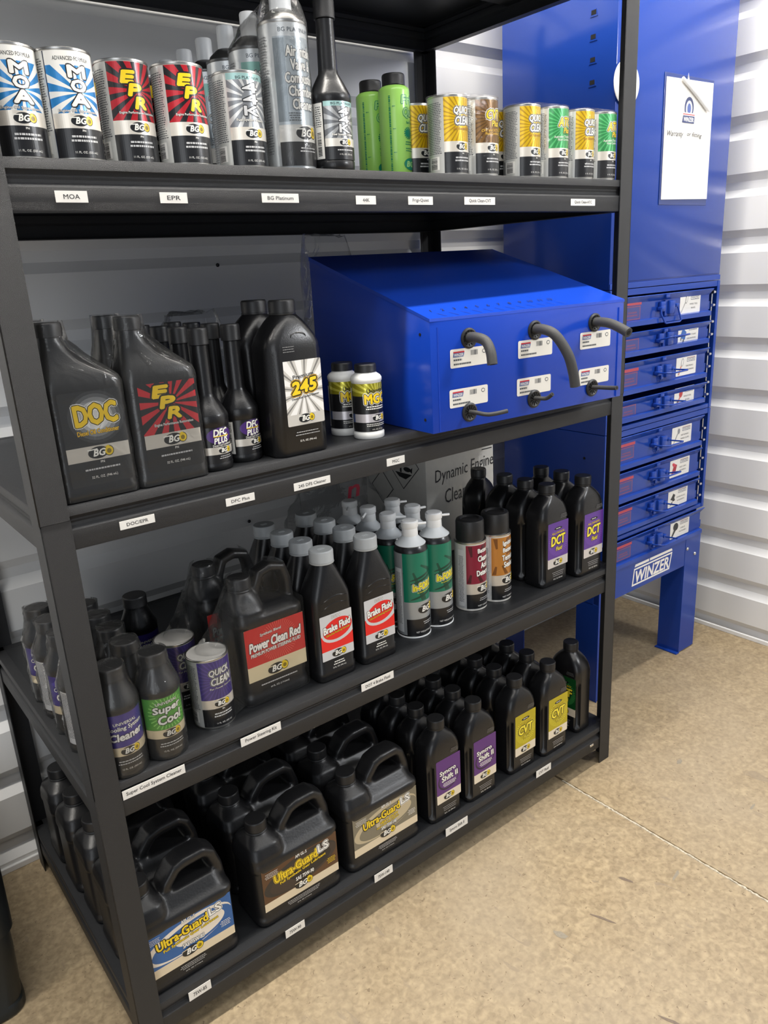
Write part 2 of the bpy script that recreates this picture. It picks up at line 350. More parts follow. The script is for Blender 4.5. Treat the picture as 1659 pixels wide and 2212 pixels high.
# ------------------------------------------------------------------ storage rack
W, D, PW = 1.2192, 0.6073, 0.0381
T = {1: 1.765, 2: 1.3525, 3: 0.9407, 4: 0.5233, 5: 0.1034}
rack = thing('storage_rack', 'black hammered steel five tier storage rack loaded with fluid bottles and cans', 'storage rack', (0, 0, 0))
def keyhole(cx, cz, s=1.0):
    p = [(0.0048 * math.cos(a), 0.0048 * math.sin(a)) for a in [math.radians(d) for d in range(-30, 211, 24)]]
    p += [(-0.0022, -0.016), (0.0022, -0.016)]
    return [(cx + x * s, cz + z * s) for x, z in p]
def flange(w_, z0, z1, th, slots):
    """flat strip in (u, v) with keyhole slots cut through, returned as bmesh lying in xz with thickness along y"""
    cu = bpy.data.curves.new('c', 'CURVE'); cu.dimensions = '2D'; cu.fill_mode = 'BOTH'; cu.extrude = th / 2
    def sp(pts):
        s = cu.splines.new('POLY'); s.points.add(len(pts) - 1)
        for q, (a, b) in zip(s.points, pts): q.co = (a, b, 0, 1)
        s.use_cyclic_u = True
    sp([(0, z0), (w_, z0), (w_, z1), (0, z1)])
    if slots:
        z = z0 + 0.03
        while z < z1 - 0.03: sp(keyhole(w_ * 0.52, z)); z += 0.0381
    o = bpy.data.objects.new('c', cu); COL.objects.link(o); dg = bpy.context.evaluated_depsgraph_get(); dg.update()
    me = bpy.data.meshes.new_from_object(o.evaluated_get(dg)); bpy.data.objects.remove(o); bpy.data.curves.remove(cu)
    bm = bmesh.new(); bm.from_mesh(me); bpy.data.meshes.remove(me)
    for v in bm.verts: v.co = Vector((v.co.x, v.co.z, v.co.y))
    return bm
def post(cx, cy, sx, sy, z0, z1, slots, name):
    """L section: outer corner at cx,cy ; legs run towards sx, sy"""
    bm = bmesh.new(); th = 0.0018
    for axis in (0, 1):
        b = flange(PW, z0, z1, th, slots[axis])
        for v in b.verts:
            u, t, z = v.co
            v.co = Vector((cx + sx * u, cy + sy * (t + th / 2), z)) if axis == 0 else Vector((cx + sx * (t + th / 2), cy + sy * u, z))
        me = bpy.data.meshes.new('x'); b.to_mesh(me); b.free(); bm.from_mesh(me); bpy.data.meshes.remove(me)
    bmesh.ops.recalc_face_normals(bm, faces=bm.faces)
    return part(name, bm, RACK, rack)
for cx, cy, sx, sy, sl in ((0, 0, 1, 1, (False, False)), (W, 0, -1, 1, (False, True)), (0, D, 1, -1, (False, False)), (W, D, -1, -1, (True, True))):
    post(cx, cy, sx, sy, 0.0, 0.9235, sl, 'lower_post'); post(cx - sx * 0.0006, cy - sy * 0.0006, sx, sy, 0.924, 1.83, sl, 'upper_post')
for nm, b_ in (('slot_shade_strip', (W - 0.030, W - 0.008, D - 0.0015, D - 0.0008)), ('slot_shade_strip', (W - 0.0015, W - 0.0008, D - 0.030, D - 0.008))):
    part(nm, box(b_[0], b_[1], b_[2], b_[3], 0.03, 1.80), DARK, rack)  # dark strips added behind the slots so the keyholes look shaded
def beam_profile(z):   # (depth inwards, z) open profile thick
    return [(0.0030, z), (0.0022, z - 0.0015), (0.0022, z - 0.012), (0.0045, z - 0.0135), (0.0075, z - 0.0175), (0.0070, z - 0.0195), (0.0085, z - 0.0225), (0.0075, z - 0.0262), (0.0040, z - 0.0285), (0.0022, z - 0.0315), (0.0022, z - 0.0565), (0.0030, z - 0.058), (0.022, z - 0.058),
            (0.022, z - 0.0565), (0.0045, z - 0.0560), (0.0045, z - 0.033), (0.0095, z - 0.0285), (0.0110, z - 0.0225), (0.0095, z - 0.015), (0.0060, z - 0.012), (0.0080, z - 0.0045), (0.020, z - 0.0045), (0.020, z)]
for k, z in T.items():
    pr = beam_profile(z)
    for nm, f in (('front_beam', lambda t, d, zz: (t, d, zz)), ('rear_beam', lambda t, d, zz: (t, D - d, zz)), ('side_beam', lambda t, d, zz: (d, t, zz)), ('side_beam', lambda t, d, zz: (W - d, t, zz))):
        L = W if nm != 'side_beam' else D
        bm = bmesh.new(); loft(bm, [[f(0.0032, d, zz) for d, zz in pr], [f(L - 0.0032, d, zz) for d, zz in pr]])
        bmesh.ops.recalc_face_normals(bm, faces=bm.faces); part(nm, bm, RACK, rack, 30)
    bm = box(0.0062, W - 0.0062, 0.0062, D - 0.0062, z - 0.0042, z - 0.0003, 0.0006, 1); part('shelf_board', bm, DECK, rack)
    if k < 5:
        bm = box(0.006, W - 0.006, D / 2 - 0.02, D / 2 + 0.02, z - 0.028, z - 0.0045); part('cross_brace', bm, RACK, rack)
STK = [('MOA', .088, .1258, 1.3045, 1.3175, .019), ('EPR', .2170, .2543, 1.3044, 1.3173, .018), ('BG Platinum', .3650, .4250, 1.3060, 1.3180, .042), ('44K', .5268, .5646, 1.3044, 1.3167, .013),
       ('Frigi-Quiet', .6297, .6817, 1.3044, 1.3168, .034), ('Quick Clean-CVT', .7530, .8262, 1.3050, 1.3172, .052), ('Quick Clean-ATC', 1.0313, 1.1042, 1.3046, 1.3166, .052),
       ('DOC/EPR', .0995, .1485, .8942, .9060, .030), ('DFC Plus', .2571, .3045, .8906, .9022, .030), ('245 DFS Cleaner', .3738, .4421, .8882, .9004, .052), ('MGC', .5587, .5978, .8910, .9040, .015),
       ('Super Cool System Cleaner', .0400, .1370, .4932, .5080, .086), ('Power Steering Kit', .2330, .3070, .4924, .5074, .058), ('DOT 4 Brake Fluid', .4745, .5480, .4932, .5077, .056),
       ('75W-85', .0853, .1250, .0727, .0905, .024), ('75W-90', .2720, .3123, .0745, .0909, .024), ('75W-140', .4738, .5187, .0713, .0889, .028), ('Syncro Shift II', .6626, .7255, .0720, .0908, .042), ('CVT Fluid', .9460, .9968, .0732, .0911, .034)]
TXT = ink('#26262a', 0.5)
for s, x0, x1, z0, z1, tw in STK:
    if s == 'MOA' or True:
        o = part('shelf_sticker', box(x0, x1, 0.0016, 0.0024, z0, z1), PAPER, rack, label='white printed shelf sticker reading ' + s)
    a = Art(); a.text(s, 0, 0, (z1 - z0) * (0.40 if 'p' not in s and 'y' not in s and 'g' not in s and 'Q' not in s else 0.50), TXT, wd=tw, bold=0.008)
    a.build('lettering', o, flat((x0 + x1) / 2, (z0 + z1) / 2, 0.0016))
bm = bmesh.new(); bx(bm, W - 0.075, W - 0.062, 0.001, 0.004, 0.062, 0.068, 0.0008); part('beam_clip', bm, CHROME, rack)
# ------------------------------------------------------------------ bottles: shapes
def can_body(parent, r=0.033, H=0.122, side=WSIL):
    bm = bmesh.new(); lathe(bm, [(r - 0.0015, 0.0), (r - 0.0002, 0.0012), (r, 0.0034), (r, H - 0.0034), (r - 0.0002, H - 0.0012)], 48)
    part('body', bm, side, parent, True)
    bm = bmesh.new(); lathe(bm, [(r - 0.001, H - 0.0035), (r + 0.0007, H - 0.0028), (r + 0.0007, H - 0.0006), (r, H), (r - 0.0015, H - 0.0003), (r - 0.002, H - 0.003), (r - 0.006, H - 0.0037)], 48)
    tube(bm, [(0.004 * math.cos(t), -0.010 + 0.006 * math.sin(t), H - 0.0025) for t in [i * 2 * PI / 12 for i in range(13)]], 0.0007, 6); lathe(bm, [(0.004, H - 0.0038), (0.0042, H - 0.0024), (0.003, H - 0.0022)], 16, 0, -0.004)
    part('lid', bm, TIN, parent, True)
    bm = bmesh.new(); lathe(bm, [(r - 0.002, 0.0), (r + 0.0006, 0.0004), (r + 0.0007, 0.0024), (r - 0.0005, 0.0034)], 48); part('base_rim', bm, TIN, parent, True)
def can_art(kind):
    a = Art(); h0, h1 = 0.0042, 0.118; x0, x1 = -0.031, 0.031; c = 0.1030
    a.rect(-c, c, h0, h1, ink('#d8d8d4', 0.3, 0.35)); fp = ink('#55575c')
    a.fine(-0.052, 0.110, 0.034, 30, fp, 0.0026, 0.0012, 3); a.fine(0.052, 0.110, 0.034, 30, fp, 0.0026, 0.0012, 4)
    a.rect(-0.062, -0.040, 0.010, 0.030, WT); a.bars(-0.058, -0.044, 0.011, 0.029, BK, 14, 5, False); a.rect(-0.066, -0.0635, 0.009, 0.03, fp)
    art = {'moa': ink('#2f86c8', .3, .2), 'epr': ink('#b81f2b', .3, .2), 'qc': ink('#e6bd18', .3, .3), 'cvt': ink('#7d5a2b', .3, .3), 'atc': ink('#2f8f4e', .3, .2), 'k44': ink('#8d9094', .3, .5), 'qcp': ink('#4b3a8c', .3, .2)}[kind]
    top = 0.103 if kind in ('moa', 'k44') else h1
    if kind == 'moa':
        a.rect(x0, x1, 0.05, h1, WT); a.rect(x0 - .0015, x0 - .0003, h0, h1, ink('#22304a')); a.text('ADVANCED FORMULA', 0, 0.110, 0.0042, BK, wd=0.042, bold=0.01)
        a.rect(x0, x1, 0.052, top, art); a.rays(0.004, 0.074, x0, x1, 0.052, top, WT, 13, 0.45, 0.2)
        for ch, y, hh, ww in (('M', 0.0965, 0.0118, 0.020), ('O', 0.0815, 0.0120, 0.017), ('A', 0.0665, 0.0125, 0.021)): a.text(ch, 0.004, y, hh, WT, wd=ww, out=BK, ow=0.055, bold=0.045)
        a.text('Engine Oil Supplement', 0, 0.0545, 0.0038, WT, wd=0.046, out=ink('#23304d'), ow=0.06, bold=0.01)
    elif kind == 'epr':
        a.rect(x0, x1, 0.050, h1, BKS); a.rays(0.006, 0.086, x0, x1, 0.050, h1, art, 15, 0.55, 0.1)
        for ch, x, y in (('E', -0.006, 0.101), ('P', 0.0015, 0.0865), ('R', 0.008, 0.072)): a.text(ch, x, y, 0.0125, YE, wd=0.0145, out=BK, ow=0.075, bold=0.05, slant=0.25)
        a.text('Engine Performance Restoration', 0.003, 0.0605, 0.0036, WT, wd=0.048, bold=0.01, out=BK, ow=0.06)
    elif kind in ('qc', 'qcp'):
        a.rect(x0, x1, 0.050, h1, art); a.rays(0.004, 0.085, x0, x1, 0.05, h1, ink('#b98f10' if kind == 'qc' else '#5b4aa6', .3, .3), 34, 0.35, 0.0, 0.014)
        a.text('QUICK', 0.004, 0.098, 0.012, WT, wd=0.036, out=BK, ow=0.06, bold=0.04, slant=0.2, rot=0.05, out2=ink('#8d8d90'))
        a.text('CLEAN', 0.006, 0.0835, 0.012, WT, wd=0.036, out=BK, ow=0.06, bold=0.04, slant=0.2, rot=0.05, out2=ink('#8d8d90'))
        a.text('For Transmissions' if kind == 'qc' else 'For Power Steering', 0.005, 0.0715, 0.0042, ink('#f0b020') if kind == 'qc' else WT, wd=0.040, out=BK, ow=0.05, bold=0.01, slant=0.2, rot=0.05)
    elif kind in ('cvt', 'atc'):
        a.rect(x0, x1, 0.050, h1, art); a.rays(0.002, 0.09, x0, x1, 0.05, h1, ink('#5d411c' if kind == 'cvt' else '#5bbf75', .3, .3), 30, 0.35, 0.0, 0.016)
        a.text(kind.upper(), 0.004, 0.096, 0.014, YE, wd=0.032, out=BK, ow=0.06, bold=0.04, slant=0.2, rot=0.06, out2=WT); a.text('Plus', 0.008, 0.082, 0.009, YE, wd=0.018, out=BK, ow=0.05, bold=0.03, slant=0.2, rot=0.06)
        a.text('CVT and DCT Fluid' if kind == 'cvt' else 'Automatic Transmission', 0.002, 0.0715, 0.004, ink('#f0c040') if kind == 'cvt' else WT, wd=0.046, bold=0.01, rot=0.04)
        a.text('Fluid Conditioner', 0.004, 0.0665, 0.0038, ink('#f0c040') if kind == 'cvt' else WT, wd=0.036, bold=0.01, rot=0.04)
    elif kind == 'k44':
        a.rect(x0, x1, 0.110, h1, ink('#9fc4c2', .3, .3)); a.text('BG PLATINUM', 0, 0.1125, 0.0034, BK, wd=0.036, bold=0.01)
        a.rect(x0, x1, 0.052, 0.110, art); a.rays(0.0, 0.086, x0, x1, 0.052, 0.110, ink('#dcdcda', .3, .5), 17, 0.4, 0.1, 0.012)
        for ch, y in (('4', 0.1005), ('4', 0.0865), ('K', 0.0720)): a.text(ch, 0.001, y, 0.0112, ink('#e8e8e8', .25, .4), wd=0.022, out=BK, ow=0.042, bold=0.02, rot=0.0)
        a.text('Fuel System Cleaner', 0.0, 0.0605, 0.0042, WT, wd=0.042, out=BK, ow=0.06, bold=0.02)
    a.rect(x0, x1, 0.036, 0.052, ink('#e9e2d6', .3, .35)); a.logo(0.002, 0.0442, 0.026); a.rect(x0, x1, h0, 0.036, BKS); a.text('PN', 0.002, 0.0335, 0.0022, WT, bold=0.02)
    a.fine(0.002, 0.026, 0.036, 2, ink('#c9c9c9'), 0.0045, 0.0022, 8); a.text('11 FL. OZ. (325 mL)', 0.002, 0.0095, 0.0032, WT, wd=0.026, bold=0.0)
    return a
CANP = {}
def can(kind, label, x, y, z, group, rz=0.0):
    if kind not in CANP:
        t = thing('additive_can', label, 'can', (x, y, z), rz, group); can_body(t); can_art(kind).build('printed_label', t, cyl(0.033), True); CANP[kind] = t; return t
    return dup(CANP[kind], label, (x, y, z), rz, group)
def rsec(hw, hd, z, c=0.3, cx=0.0, cy=0.0, groove=0.0, n=6):
    """chamfer/rounded rectangular section, 4*(n+1) points ; c = corner size m"""
    pts = []
    for sx, sy, a0 in ((1, -1, -90), (1, 1, 0), (-1, 1, 90), (-1, -1, 180)):
        for k in range(n + 1):
            a = math.radians(a0 + 90 * k / n); rr = c
            if groove and 1 < k < n - 1: rr = c * (1 - groove)
            pts.append((cx + sx * (hw - c) + rr * math.cos(a), cy + sy * (hd - c) + rr * math.sin(a), z))
    return pts
def cap_ribbed(bm, r, z0, z1, cx=0, cy=0, n=56, rib=0.0005, mi=0):
    rings = []
    for z, k, f in ((z0, 1, 1.02), (z0 + 0.002, 1, 1.02), (z0 + 0.0025, 0, 1.0), (z1 - 0.003, 0, 1.0), (z1 - 0.001, 1, 0.985), (z1, 1, 0.94)):
        rings.append([(cx + (r * f + (rib if (i % 2 and not k) else 0)) * math.cos(2 * PI * i / n), cy + (r * f + (rib if (i % 2 and not k) else 0)) * math.sin(2 * PI * i / n), z) for i in range(n)])
    loft(bm, rings, True, True, mi)
def bottle_body(prof, m, name, parent, grooves=None):
    """prof rows: z, hw, hd, c, cx"""
    bm = bmesh.new(); rings = []
    for row in prof:
        z, hw, hd, c = row[:4]; cx = row[4] if len(row) > 4 else 0.0
        rings.append(rsec(hw, hd, z, min(c, hw, hd), cx, 0.0, grooves(z) if grooves else 0.0))
    loft(bm, rings); return part(name, bm, m, parent, 50)
def bl_art(kind):
    a = Art()
    if kind in ('dct', 'cvt', 'syncro', 'atf'):
        w2 = 0.0335; col = {'dct': '#5b2f8f', 'cvt': '#b8a70c', 'syncro': '#5a2a78', 'atf': '#0d4a20'}[kind]
        a.rect(-w2, w2, 0.043, 0.146, ink('#e8dcc6' if kind != 'dct' else '#cfc8c2'), 0.002); a.rect(-w2, w2, 0.064, 0.146, ink(col), 0.002)
        if kind == 'syncro':
            a.ell(0, 0.095, 0.030, 0.024, ink('#2a1238'), rot=0.3); a.ell(0.001, 0.096, 0.0275, 0.0215, ink(col), rot=0.3)
            a.text('Syncro', -0.002, 0.113, 0.013, WT, wd=0.044, out=BK, ow=0.05, bold=0.035, rot=0.05); a.text('Shift II', 0.003, 0.099, 0.012, WT, wd=0.044, out=BK, ow=0.05, bold=0.035, rot=0.05)
            a.fine(0.002, 0.086, 0.040, 3, WT, 0.0035, 0.0016, 9)
        else:
            a.rays(0, 0.1, -w2, w2, 0.066, 0.144, ink({'dct': '#7a4fb0', 'cvt': '#e0d43a', 'atf': '#4fae5a'}[kind]), 44, 0.3, 0, 0.021, 0.032)
            a.ell(0, 0.131, 0.013, 0.0034, BK); a.fine(0, 0.1303, 0.014, 1, WT, 0.003, 0.0016, 2)
            a.text('FULL SYNTHETIC', 0, 0.1215, 0.0042, YE, wd=0.040, bold=0.02, out=BK, ow=0.05, rot=0.03)
            a.text({'dct': 'DCT', 'cvt': 'CVT', 'atf': 'ATF'}[kind], 0, 0.1045, 0.021, ink('#f6e23a'), wd=0.044, out=BK, ow=0.06, bold=0.04, rot=0.03, slant=0.08); a.text('Fluid', 0.003, 0.0845, 0.009, ink('#f6e23a'), wd=0.019, out=BK, ow=0.06, bold=0.02, rot=0.03, slant=0.15)
        a.logo(0.0, 0.0535, 0.030, bg=CRM); a.fine(0, 0.030, 0.044, 3, ink('#b9b9b9'), 0.0042, 0.0010, 11); a.text('32 FL. OZ. (946 mL)', 0, 0.0145, 0.0036, WT, wd=0.030, bold=0.01)
        a.fine(0.017, 0.160, 0.022, 3, ink('#7d7d7d'), 0.0032, 0.0009, 21)
    elif kind == 'brake':
        w2 = 0.0335; a.rect(-w2, w2, 0.041, 0.1255, ink('#cfcfd0'), 0.001); win = (-w2, w2, 0.060, 0.1255)
        a.rect(-w2, w2, 0.0585, 0.088, ink('#e5231f')); a.ell(0.004, 0.092, 0.036, 0.0205, ink('#cfcfd0'), rot=0.12, win=win); a.ell(0.002, 0.096, 0.031, 0.019, ink('#e5231f'), rot=0.15, win=win)
        a.text('DOT 4', 0.0, 0.1195, 0.0052, WT, wd=0.018, out=BK, ow=0.06, bold=0.02, rot=0.02)
        a.text('Brake Fluid', 0.001, 0.1005, 0.0125, WT, wd=0.056, out=BK, ow=0.05, bold=0.045, slant=0.1, rot=0.12); a.text('Ultra-Dry Finishing Formula', 0.002, 0.0895, 0.0042, YE, wd=0.050, out=BK, ow=0.05, bold=0.02, rot=0.12)
        a.logo(0.002, 0.050, 0.030, bg=ink('#cfcfd0')); a.fine(0, 0.033, 0.026, 2, WT, 0.0045, 0.0020, 14); a.text('32 FL. OZ. (946 mL)', 0, 0.0235, 0.0034, WT, wd=0.028, bold=0.01)
    elif kind == '245':
        w2 = 0.0335; a.rect(-w2, w2, 0.047, 0.1455, ink('#d9d5cd', .3, .3), 0.002); a.rays(0.0, 0.098, -w2, w2, 0.064, 0.1455, ink('#f6f4f0', .3, .1), 13, 0.5, 0.15); a.rays(0, 0.098, -w2, w2, 0.064, 0.1455, ink('#8d8a86', .3, .4), 13, 0.12, 0.0)
        a.text('Premium', 0.0, 0.122, 0.0062, BK, wd=0.037, bold=0.02, slant=0.1, rot=0.10); a.text('245', 0.001, 0.106, 0.018, YE, wd=0.043, out=BK, ow=0.06, bold=0.05, slant=0.2, rot=0.12, out2=ink('#b98d10'))
        a.text('Diesel Fuel System Cleaner', 0.002, 0.0895, 0.0044, BK, wd=0.050, bold=0.02, rot=0.10); a.logo(0.001, 0.057, 0.029)
        a.fine(0, 0.036, 0.046, 2, ink('#b9b9b9'), 0.0042, 0.0012, 11); a.text('32 FL. OZ. (946 mL)', 0, 0.0225, 0.0038, WT, wd=0.030, bold=0.01); a.fine(-0.022, 0.166, 0.020, 3, ink('#8d8d8d'), 0.0036, 0.0010, 22)
    elif kind in ('doc', 'epr'):
        w2 = 0.0405
        if kind == 'doc':
            a.rect(-w2, w2, 0.020, 0.142, ink('#26282b'), 0.003)
            for k, (f, c) in enumerate(((1.0, '#3b3d40'), (0.88, '#5d6063'), (0.75, '#86898b'), (0.6, '#b5b7b8'), (0.48, '#dadbdb'))): a.ell(0.004, 0.108, 0.036 * f, 0.034 * f, ink(c), 32, win=(-w2, w2, 0.073, 0.141))
            a.text('DOC', 0.004, 0.112, 0.026, YE, wd=0.054, out=ink('#3a3420'), ow=0.035, out2=WT, bold=0.05, rot=0.03); a.text('Diesel Oil Conditioner', 0.004, 0.0895, 0.0062, ink('#f0c020'), wd=0.054, out=ink('#3a3420'), ow=0.04, bold=0.03, rot=0.02)
        else:
            a.rect(-w2, w2, 0.020, 0.142, BKS, 0.003); a.rays(0.003, 0.112, -w2, w2, 0.071, 0.140, ink('#c6242e'), 15, 0.52, 0.1)
            for ch, x, y in (('E', -0.010, 0.128), ('P', -0.001, 0.113), ('R', 0.008, 0.098)): a.text(ch, x, y, 0.0145, YE, wd=0.019, out=BK, ow=0.075, bold=0.05, slant=0.25)
            a.text('Engine Performance Restoration', 0.004, 0.083, 0.0048, WT, wd=0.056, bold=0.02, out=BK, ow=0.05)
        a.rect(-w2, w2, 0.0525, 0.0715, ink('#d9d3c8', .3, .35)); a.logo(0.003, 0.062, 0.034); a.text('PN', 0.003, 0.0495, 0.003, WT, bold=0.02)
        a.fine(0.002, 0.040, 0.048, 1, ink('#c9c9c9'), 0.004, 0.0022, 6); a.text('32 FL. OZ. (946 mL)', 0.003, 0.0300, 0.0042, WT, wd=0.034, bold=0.01)
    elif kind == 'pcr':
        w2 = 0.0565; a.rect(-w2, w2, 0.0445, 0.1395, ink('#dccda9'), 0.001); a.rect(-w2, w2, 0.0715, 0.1395, ink('#c42a2a'), 0.002); a.rays(0.006, 0.105, -w2, w2, 0.073, 0.139, ink('#e06c5e'), 52, 0.2, 0, 0.012, 0.036)
        a.text('Synthetic Blend', -0.008, 0.124, 0.0062, WT, wd=0.040, out=BK, ow=0.05, bold=0.02, slant=0.15, rot=0.05); a.text('Power Clean Red', 0.0, 0.108, 0.0165, WT, wd=0.098, out=BK, ow=0.05, bold=0.045, slant=0.12, rot=0.05)
        a.text('PREMIUM POWER STEERING FLUID', 0.0, 0.0935, 0.0062, WT, wd=0.096, out=BK, ow=0.05, bold=0.03, slant=0.12, rot=0.05); a.logo(0.0, 0.0555, 0.040, bg=ink('#dccda9'))
        a.fine(0, 0.033, 0.074, 1, ink('#c9c9c9'), 0.004, 0.0022, 6); a.text('64 FL. OZ. (1.9 Liters)', 0, 0.0245, 0.004, WT, wd=0.036, bold=0.01)
    elif kind in ('85', '90', '140'):
        w2 = 0.0790; bgc, c1, c2 = {'85': ('#2b5f9e', '#e9dfd0', '#1d3c74'), '90': ('#5a3b22', '#2f2a27', '#1c1a18'), '140': ('#7f7865', '#c2b393', '#57523f')}[kind]
        a.rect(-w2, w2, 0.033, 0.120, CRM, 0.001); a.rect(-w2, w2, 0.050, 0.120, ink(bgc)); win = (-w2, w2, 0.050, 0.119)
        a.ell(0.0, 0.083, 0.078, 0.030, ink(c1), 40, rot=0.14, win=win); a.ell(0.006, 0.081, 0.072, 0.0255, ink(bgc if kind != '90' else '#3b2f29'), 40, rot=0.14, win=win); a.ell(0.020, 0.083, 0.045, 0.020, ink(c1 if kind != '90' else '#221d1b'), 36, rot=0.1, win=win)
        a.text('API GL-5', 0.002, 0.1135, 0.0062, WT, wd=0.024, out=BK, ow=0.05, bold=0.03); a.text('Ultra-Guard', -0.010, 0.0945, 0.0165, YE, wd=0.090, out=BK, ow=0.045, out2=YE if kind == '90' else BK, bold=0.035, rot=0.09)
        a.text('LS', 0.049, 0.1035, 0.0155, WT, wd=0.022, out=BK, ow=0.045, out2=WT, bold=0.03, rot=0.09)
        if kind == '140': a.text('HEAVY DUTY', 0.008, 0.080, 0.0065, YE, wd=0.044, out=BK, ow=0.05, bold=0.03, rot=0.08)
        a.text('Full Synthetic Gear Lubricant', 0.004, 0.081 if kind != '140' else 0.0725, 0.0068 if kind != '140' else 0.005, YE, wd=0.098 if kind != '140' else 0.056, out=BK, ow=0.05, bold=0.03, rot=0.09)
        a.text('SAE 75W-' + kind, 0.006, 0.0665, 0.0078, WT, wd=0.038, out=BK, ow=0.05, bold=0.03); a.logo(0.003, 0.0515, 0.038, bg=CRM)
        a.fine(-0.060, 0.1105, 0.030, 4, WT, 0.003, 0.0009, 7); a.fine(0.064, 0.070, 0.020, 4, WT if kind != '90' else YE, 0.0032, 0.0012, 8); a.fine(0.0, 0.028, 0.080 if kind == '90' else 0.05, 3, ink('#c9c9c9'), 0.0032, 0.0011, 9)
        a.text('64 FL. OZ. (1.9 Liters)', 0, 0.0165, 0.003, WT, wd=0.030, bold=0.0)
    return a
PRO = {}
def make(kind, label, loc, rz=0.0, group=None):
    """first call builds the thing with its parts, later calls copy it"""
    if kind in PRO: return dup(PRO[kind], label, loc, rz, group)
    nm, cat = {'dct': ('oil_bottle', 'bottle'), 'cvt': ('oil_bottle', 'bottle'), 'syncro': ('oil_bottle', 'bottle'), 'atf': ('oil_bottle', 'bottle'), 'brake': ('brake_fluid_bottle', 'bottle'), '245': ('cleaner_bottle', 'bottle'),
               'doc': ('offset_neck_jug', 'jug'), 'epr': ('offset_neck_jug', 'jug'), 'pcr': ('fluid_jug', 'jug'), '85': ('gear_oil_jug', 'jug'), '90': ('gear_oil_jug', 'jug'), '140': ('gear_oil_jug', 'jug')}[kind]
    t = thing(nm, label, cat, loc, rz, group); PRO[kind] = t
    if kind in ('dct', 'cvt', 'syncro', 'atf'):
        def g(z): return max(0.0, min(1.0, (z - 0.012) / 0.006, (0.145 - z) / 0.018)) * 0.52
        P = [(0.0, .0415, .0262, .010), (0.003, .0442, .0286, .012), (0.012, .0450, .0294, .0155), (0.020, .0450, .0294, .016), (0.12, .0450, .0294, .016), (0.132, .0450, .0294, .016), (0.14, .0450, .0294, .016), (0.152, .0449, .0292, .016), (0.162, .0440, .0286, .016), (0.170, .0422, .0278, .0165),
             (0.178, .0392, .0265, .017), (0.185, .0350, .0250, .017), (0.192, .0290, .0228, .017), (0.198, .0225, .0200, .0168), (0.202, .0182, .0178, .0165), (0.2045, .0165, .0165, .0165), (0.208, .0165, .0165, .0165)]
        bottle_body(P, PLAS, 'body', t, g); bm = bmesh.new(); lathe(bm, [(0.0172, 0.2045), (0.0178, 0.205), (0.0178, 0.2085), (0.0165, 0.209)], 40); cap_ribbed(bm, 0.0178, 0.2092, 0.2265); part('cap', bm, CAPB, t, 45)
        bl_art(kind).build('printed_label', t, flat(0.0045, 0.0, -0.0294))
    elif kind == 'brake':
        P = [(0.0, .038, .027, .010), (0.003, .0405, .0295, .013), (0.019, .0408, .0298, .013), (0.022, .0395, .0285, .013), (0.13, .0395, .0285, .013), (0.15, .0395, .0285, .014), (0.158, .0388, .028, .015), (0.172, .0345, .0265, .0165), (0.19, .0275, .0235, .0175), (0.205, .0215, .0205, .0175), (0.211, .019, .019, .0178), (0.215, .0182, .0182, .0182)]
        b = bottle_body(P, PLAS, 'body', t); bm = bmesh.new(); lathe(bm, [(0.0215, 0.2125), (0.0218, 0.213), (0.0215, 0.2155)], 40); cap_ribbed(bm, 0.0208, 0.2158, 0.236, 0, 0, 72, 0.0005)
        bx(bm, -0.006, 0.006, -0.003, -0.0015, 0.2358, 0.2366); bx(bm, -0.006, 0.006, 0.0015, 0.003, 0.2358, 0.2366); part('cap', bm, CAPG, t, 45)
        bm = bmesh.new()   # moulded crescents above the label
        for zc, hh, s in ((0.1345, 0.007, -1), (0.148, 0.0055, -1)):
            n = 14; rr = []
            for i in range(n + 1):
                u = -0.026 + 0.054 * i / n; k = i / n; th = math.sin(PI * k) ** 0.8 * 0.0022 + 0.0003; z = zc + math.sin(PI * min(1, k * 0.9 + 0.05)) * hh + 0.004 * k
                rr.append([(u, -0.0278, z - th * 1.5), (u, -0.0292, z), (u, -0.0278, z + th)])
            loft(bm, rr)
        part('moulded_ridge', bm, PLAS, t, 60); bl_art(kind).build('printed_label', t, flat(0.001, 0.0, -0.0288))
    elif kind == '245':
        def g(z): return max(0.0, min(1.0, (z - 0.012) / 0.006, (0.165 - z) / 0.018)) * 0.22
        P = [(0.0, .046, .031, .014), (0.004, .049, .034, .018), (0.10, .049, .034, .018), (0.158, .0488, .034, .018), (0.168, .0475, .0335, .019), (0.18, .0435, .0315, .020), (0.192, .0365, .0285, .021), (0.203, .0280, .0250, .0205), (0.210, .0215, .0215, .0198), (0.213, .0192, .0192, .0192)]
        bottle_body(P, PLAS, 'body', t, g); bm = bmesh.new(); lathe(bm, [(0.0205, 0.2118), (0.0208, 0.2122), (0.0205, 0.2145)], 40); cap_ribbed(bm, 0.0196, 0.2148, 0.2335, 0, 0, 84, 0.0006); part('cap', bm, CAPB, t, 45)
        a = Art(); a.logo(0.006, 0.186, 0.030, dark=PLAS, bg=PLAS); bl_art(kind).build('printed_label', t, flat(0.006, 0.0, -0.034))
        bm = bmesh.new(); tube(bm, [(0.005 + 0.013 * math.cos(a_), -0.0315 + 0.001 * math.sin(a_) * -1 + 0.0032 * (math.sin(a_) + 1) * 0.0, 0.180 + 0.0062 * math.sin(a_)) for a_ in [i * 2 * PI / 24 for i in range(25)]], 0.0006, 6); part('moulded_emblem', bm, PLAS, t, True)
    elif kind in ('doc', 'epr'):
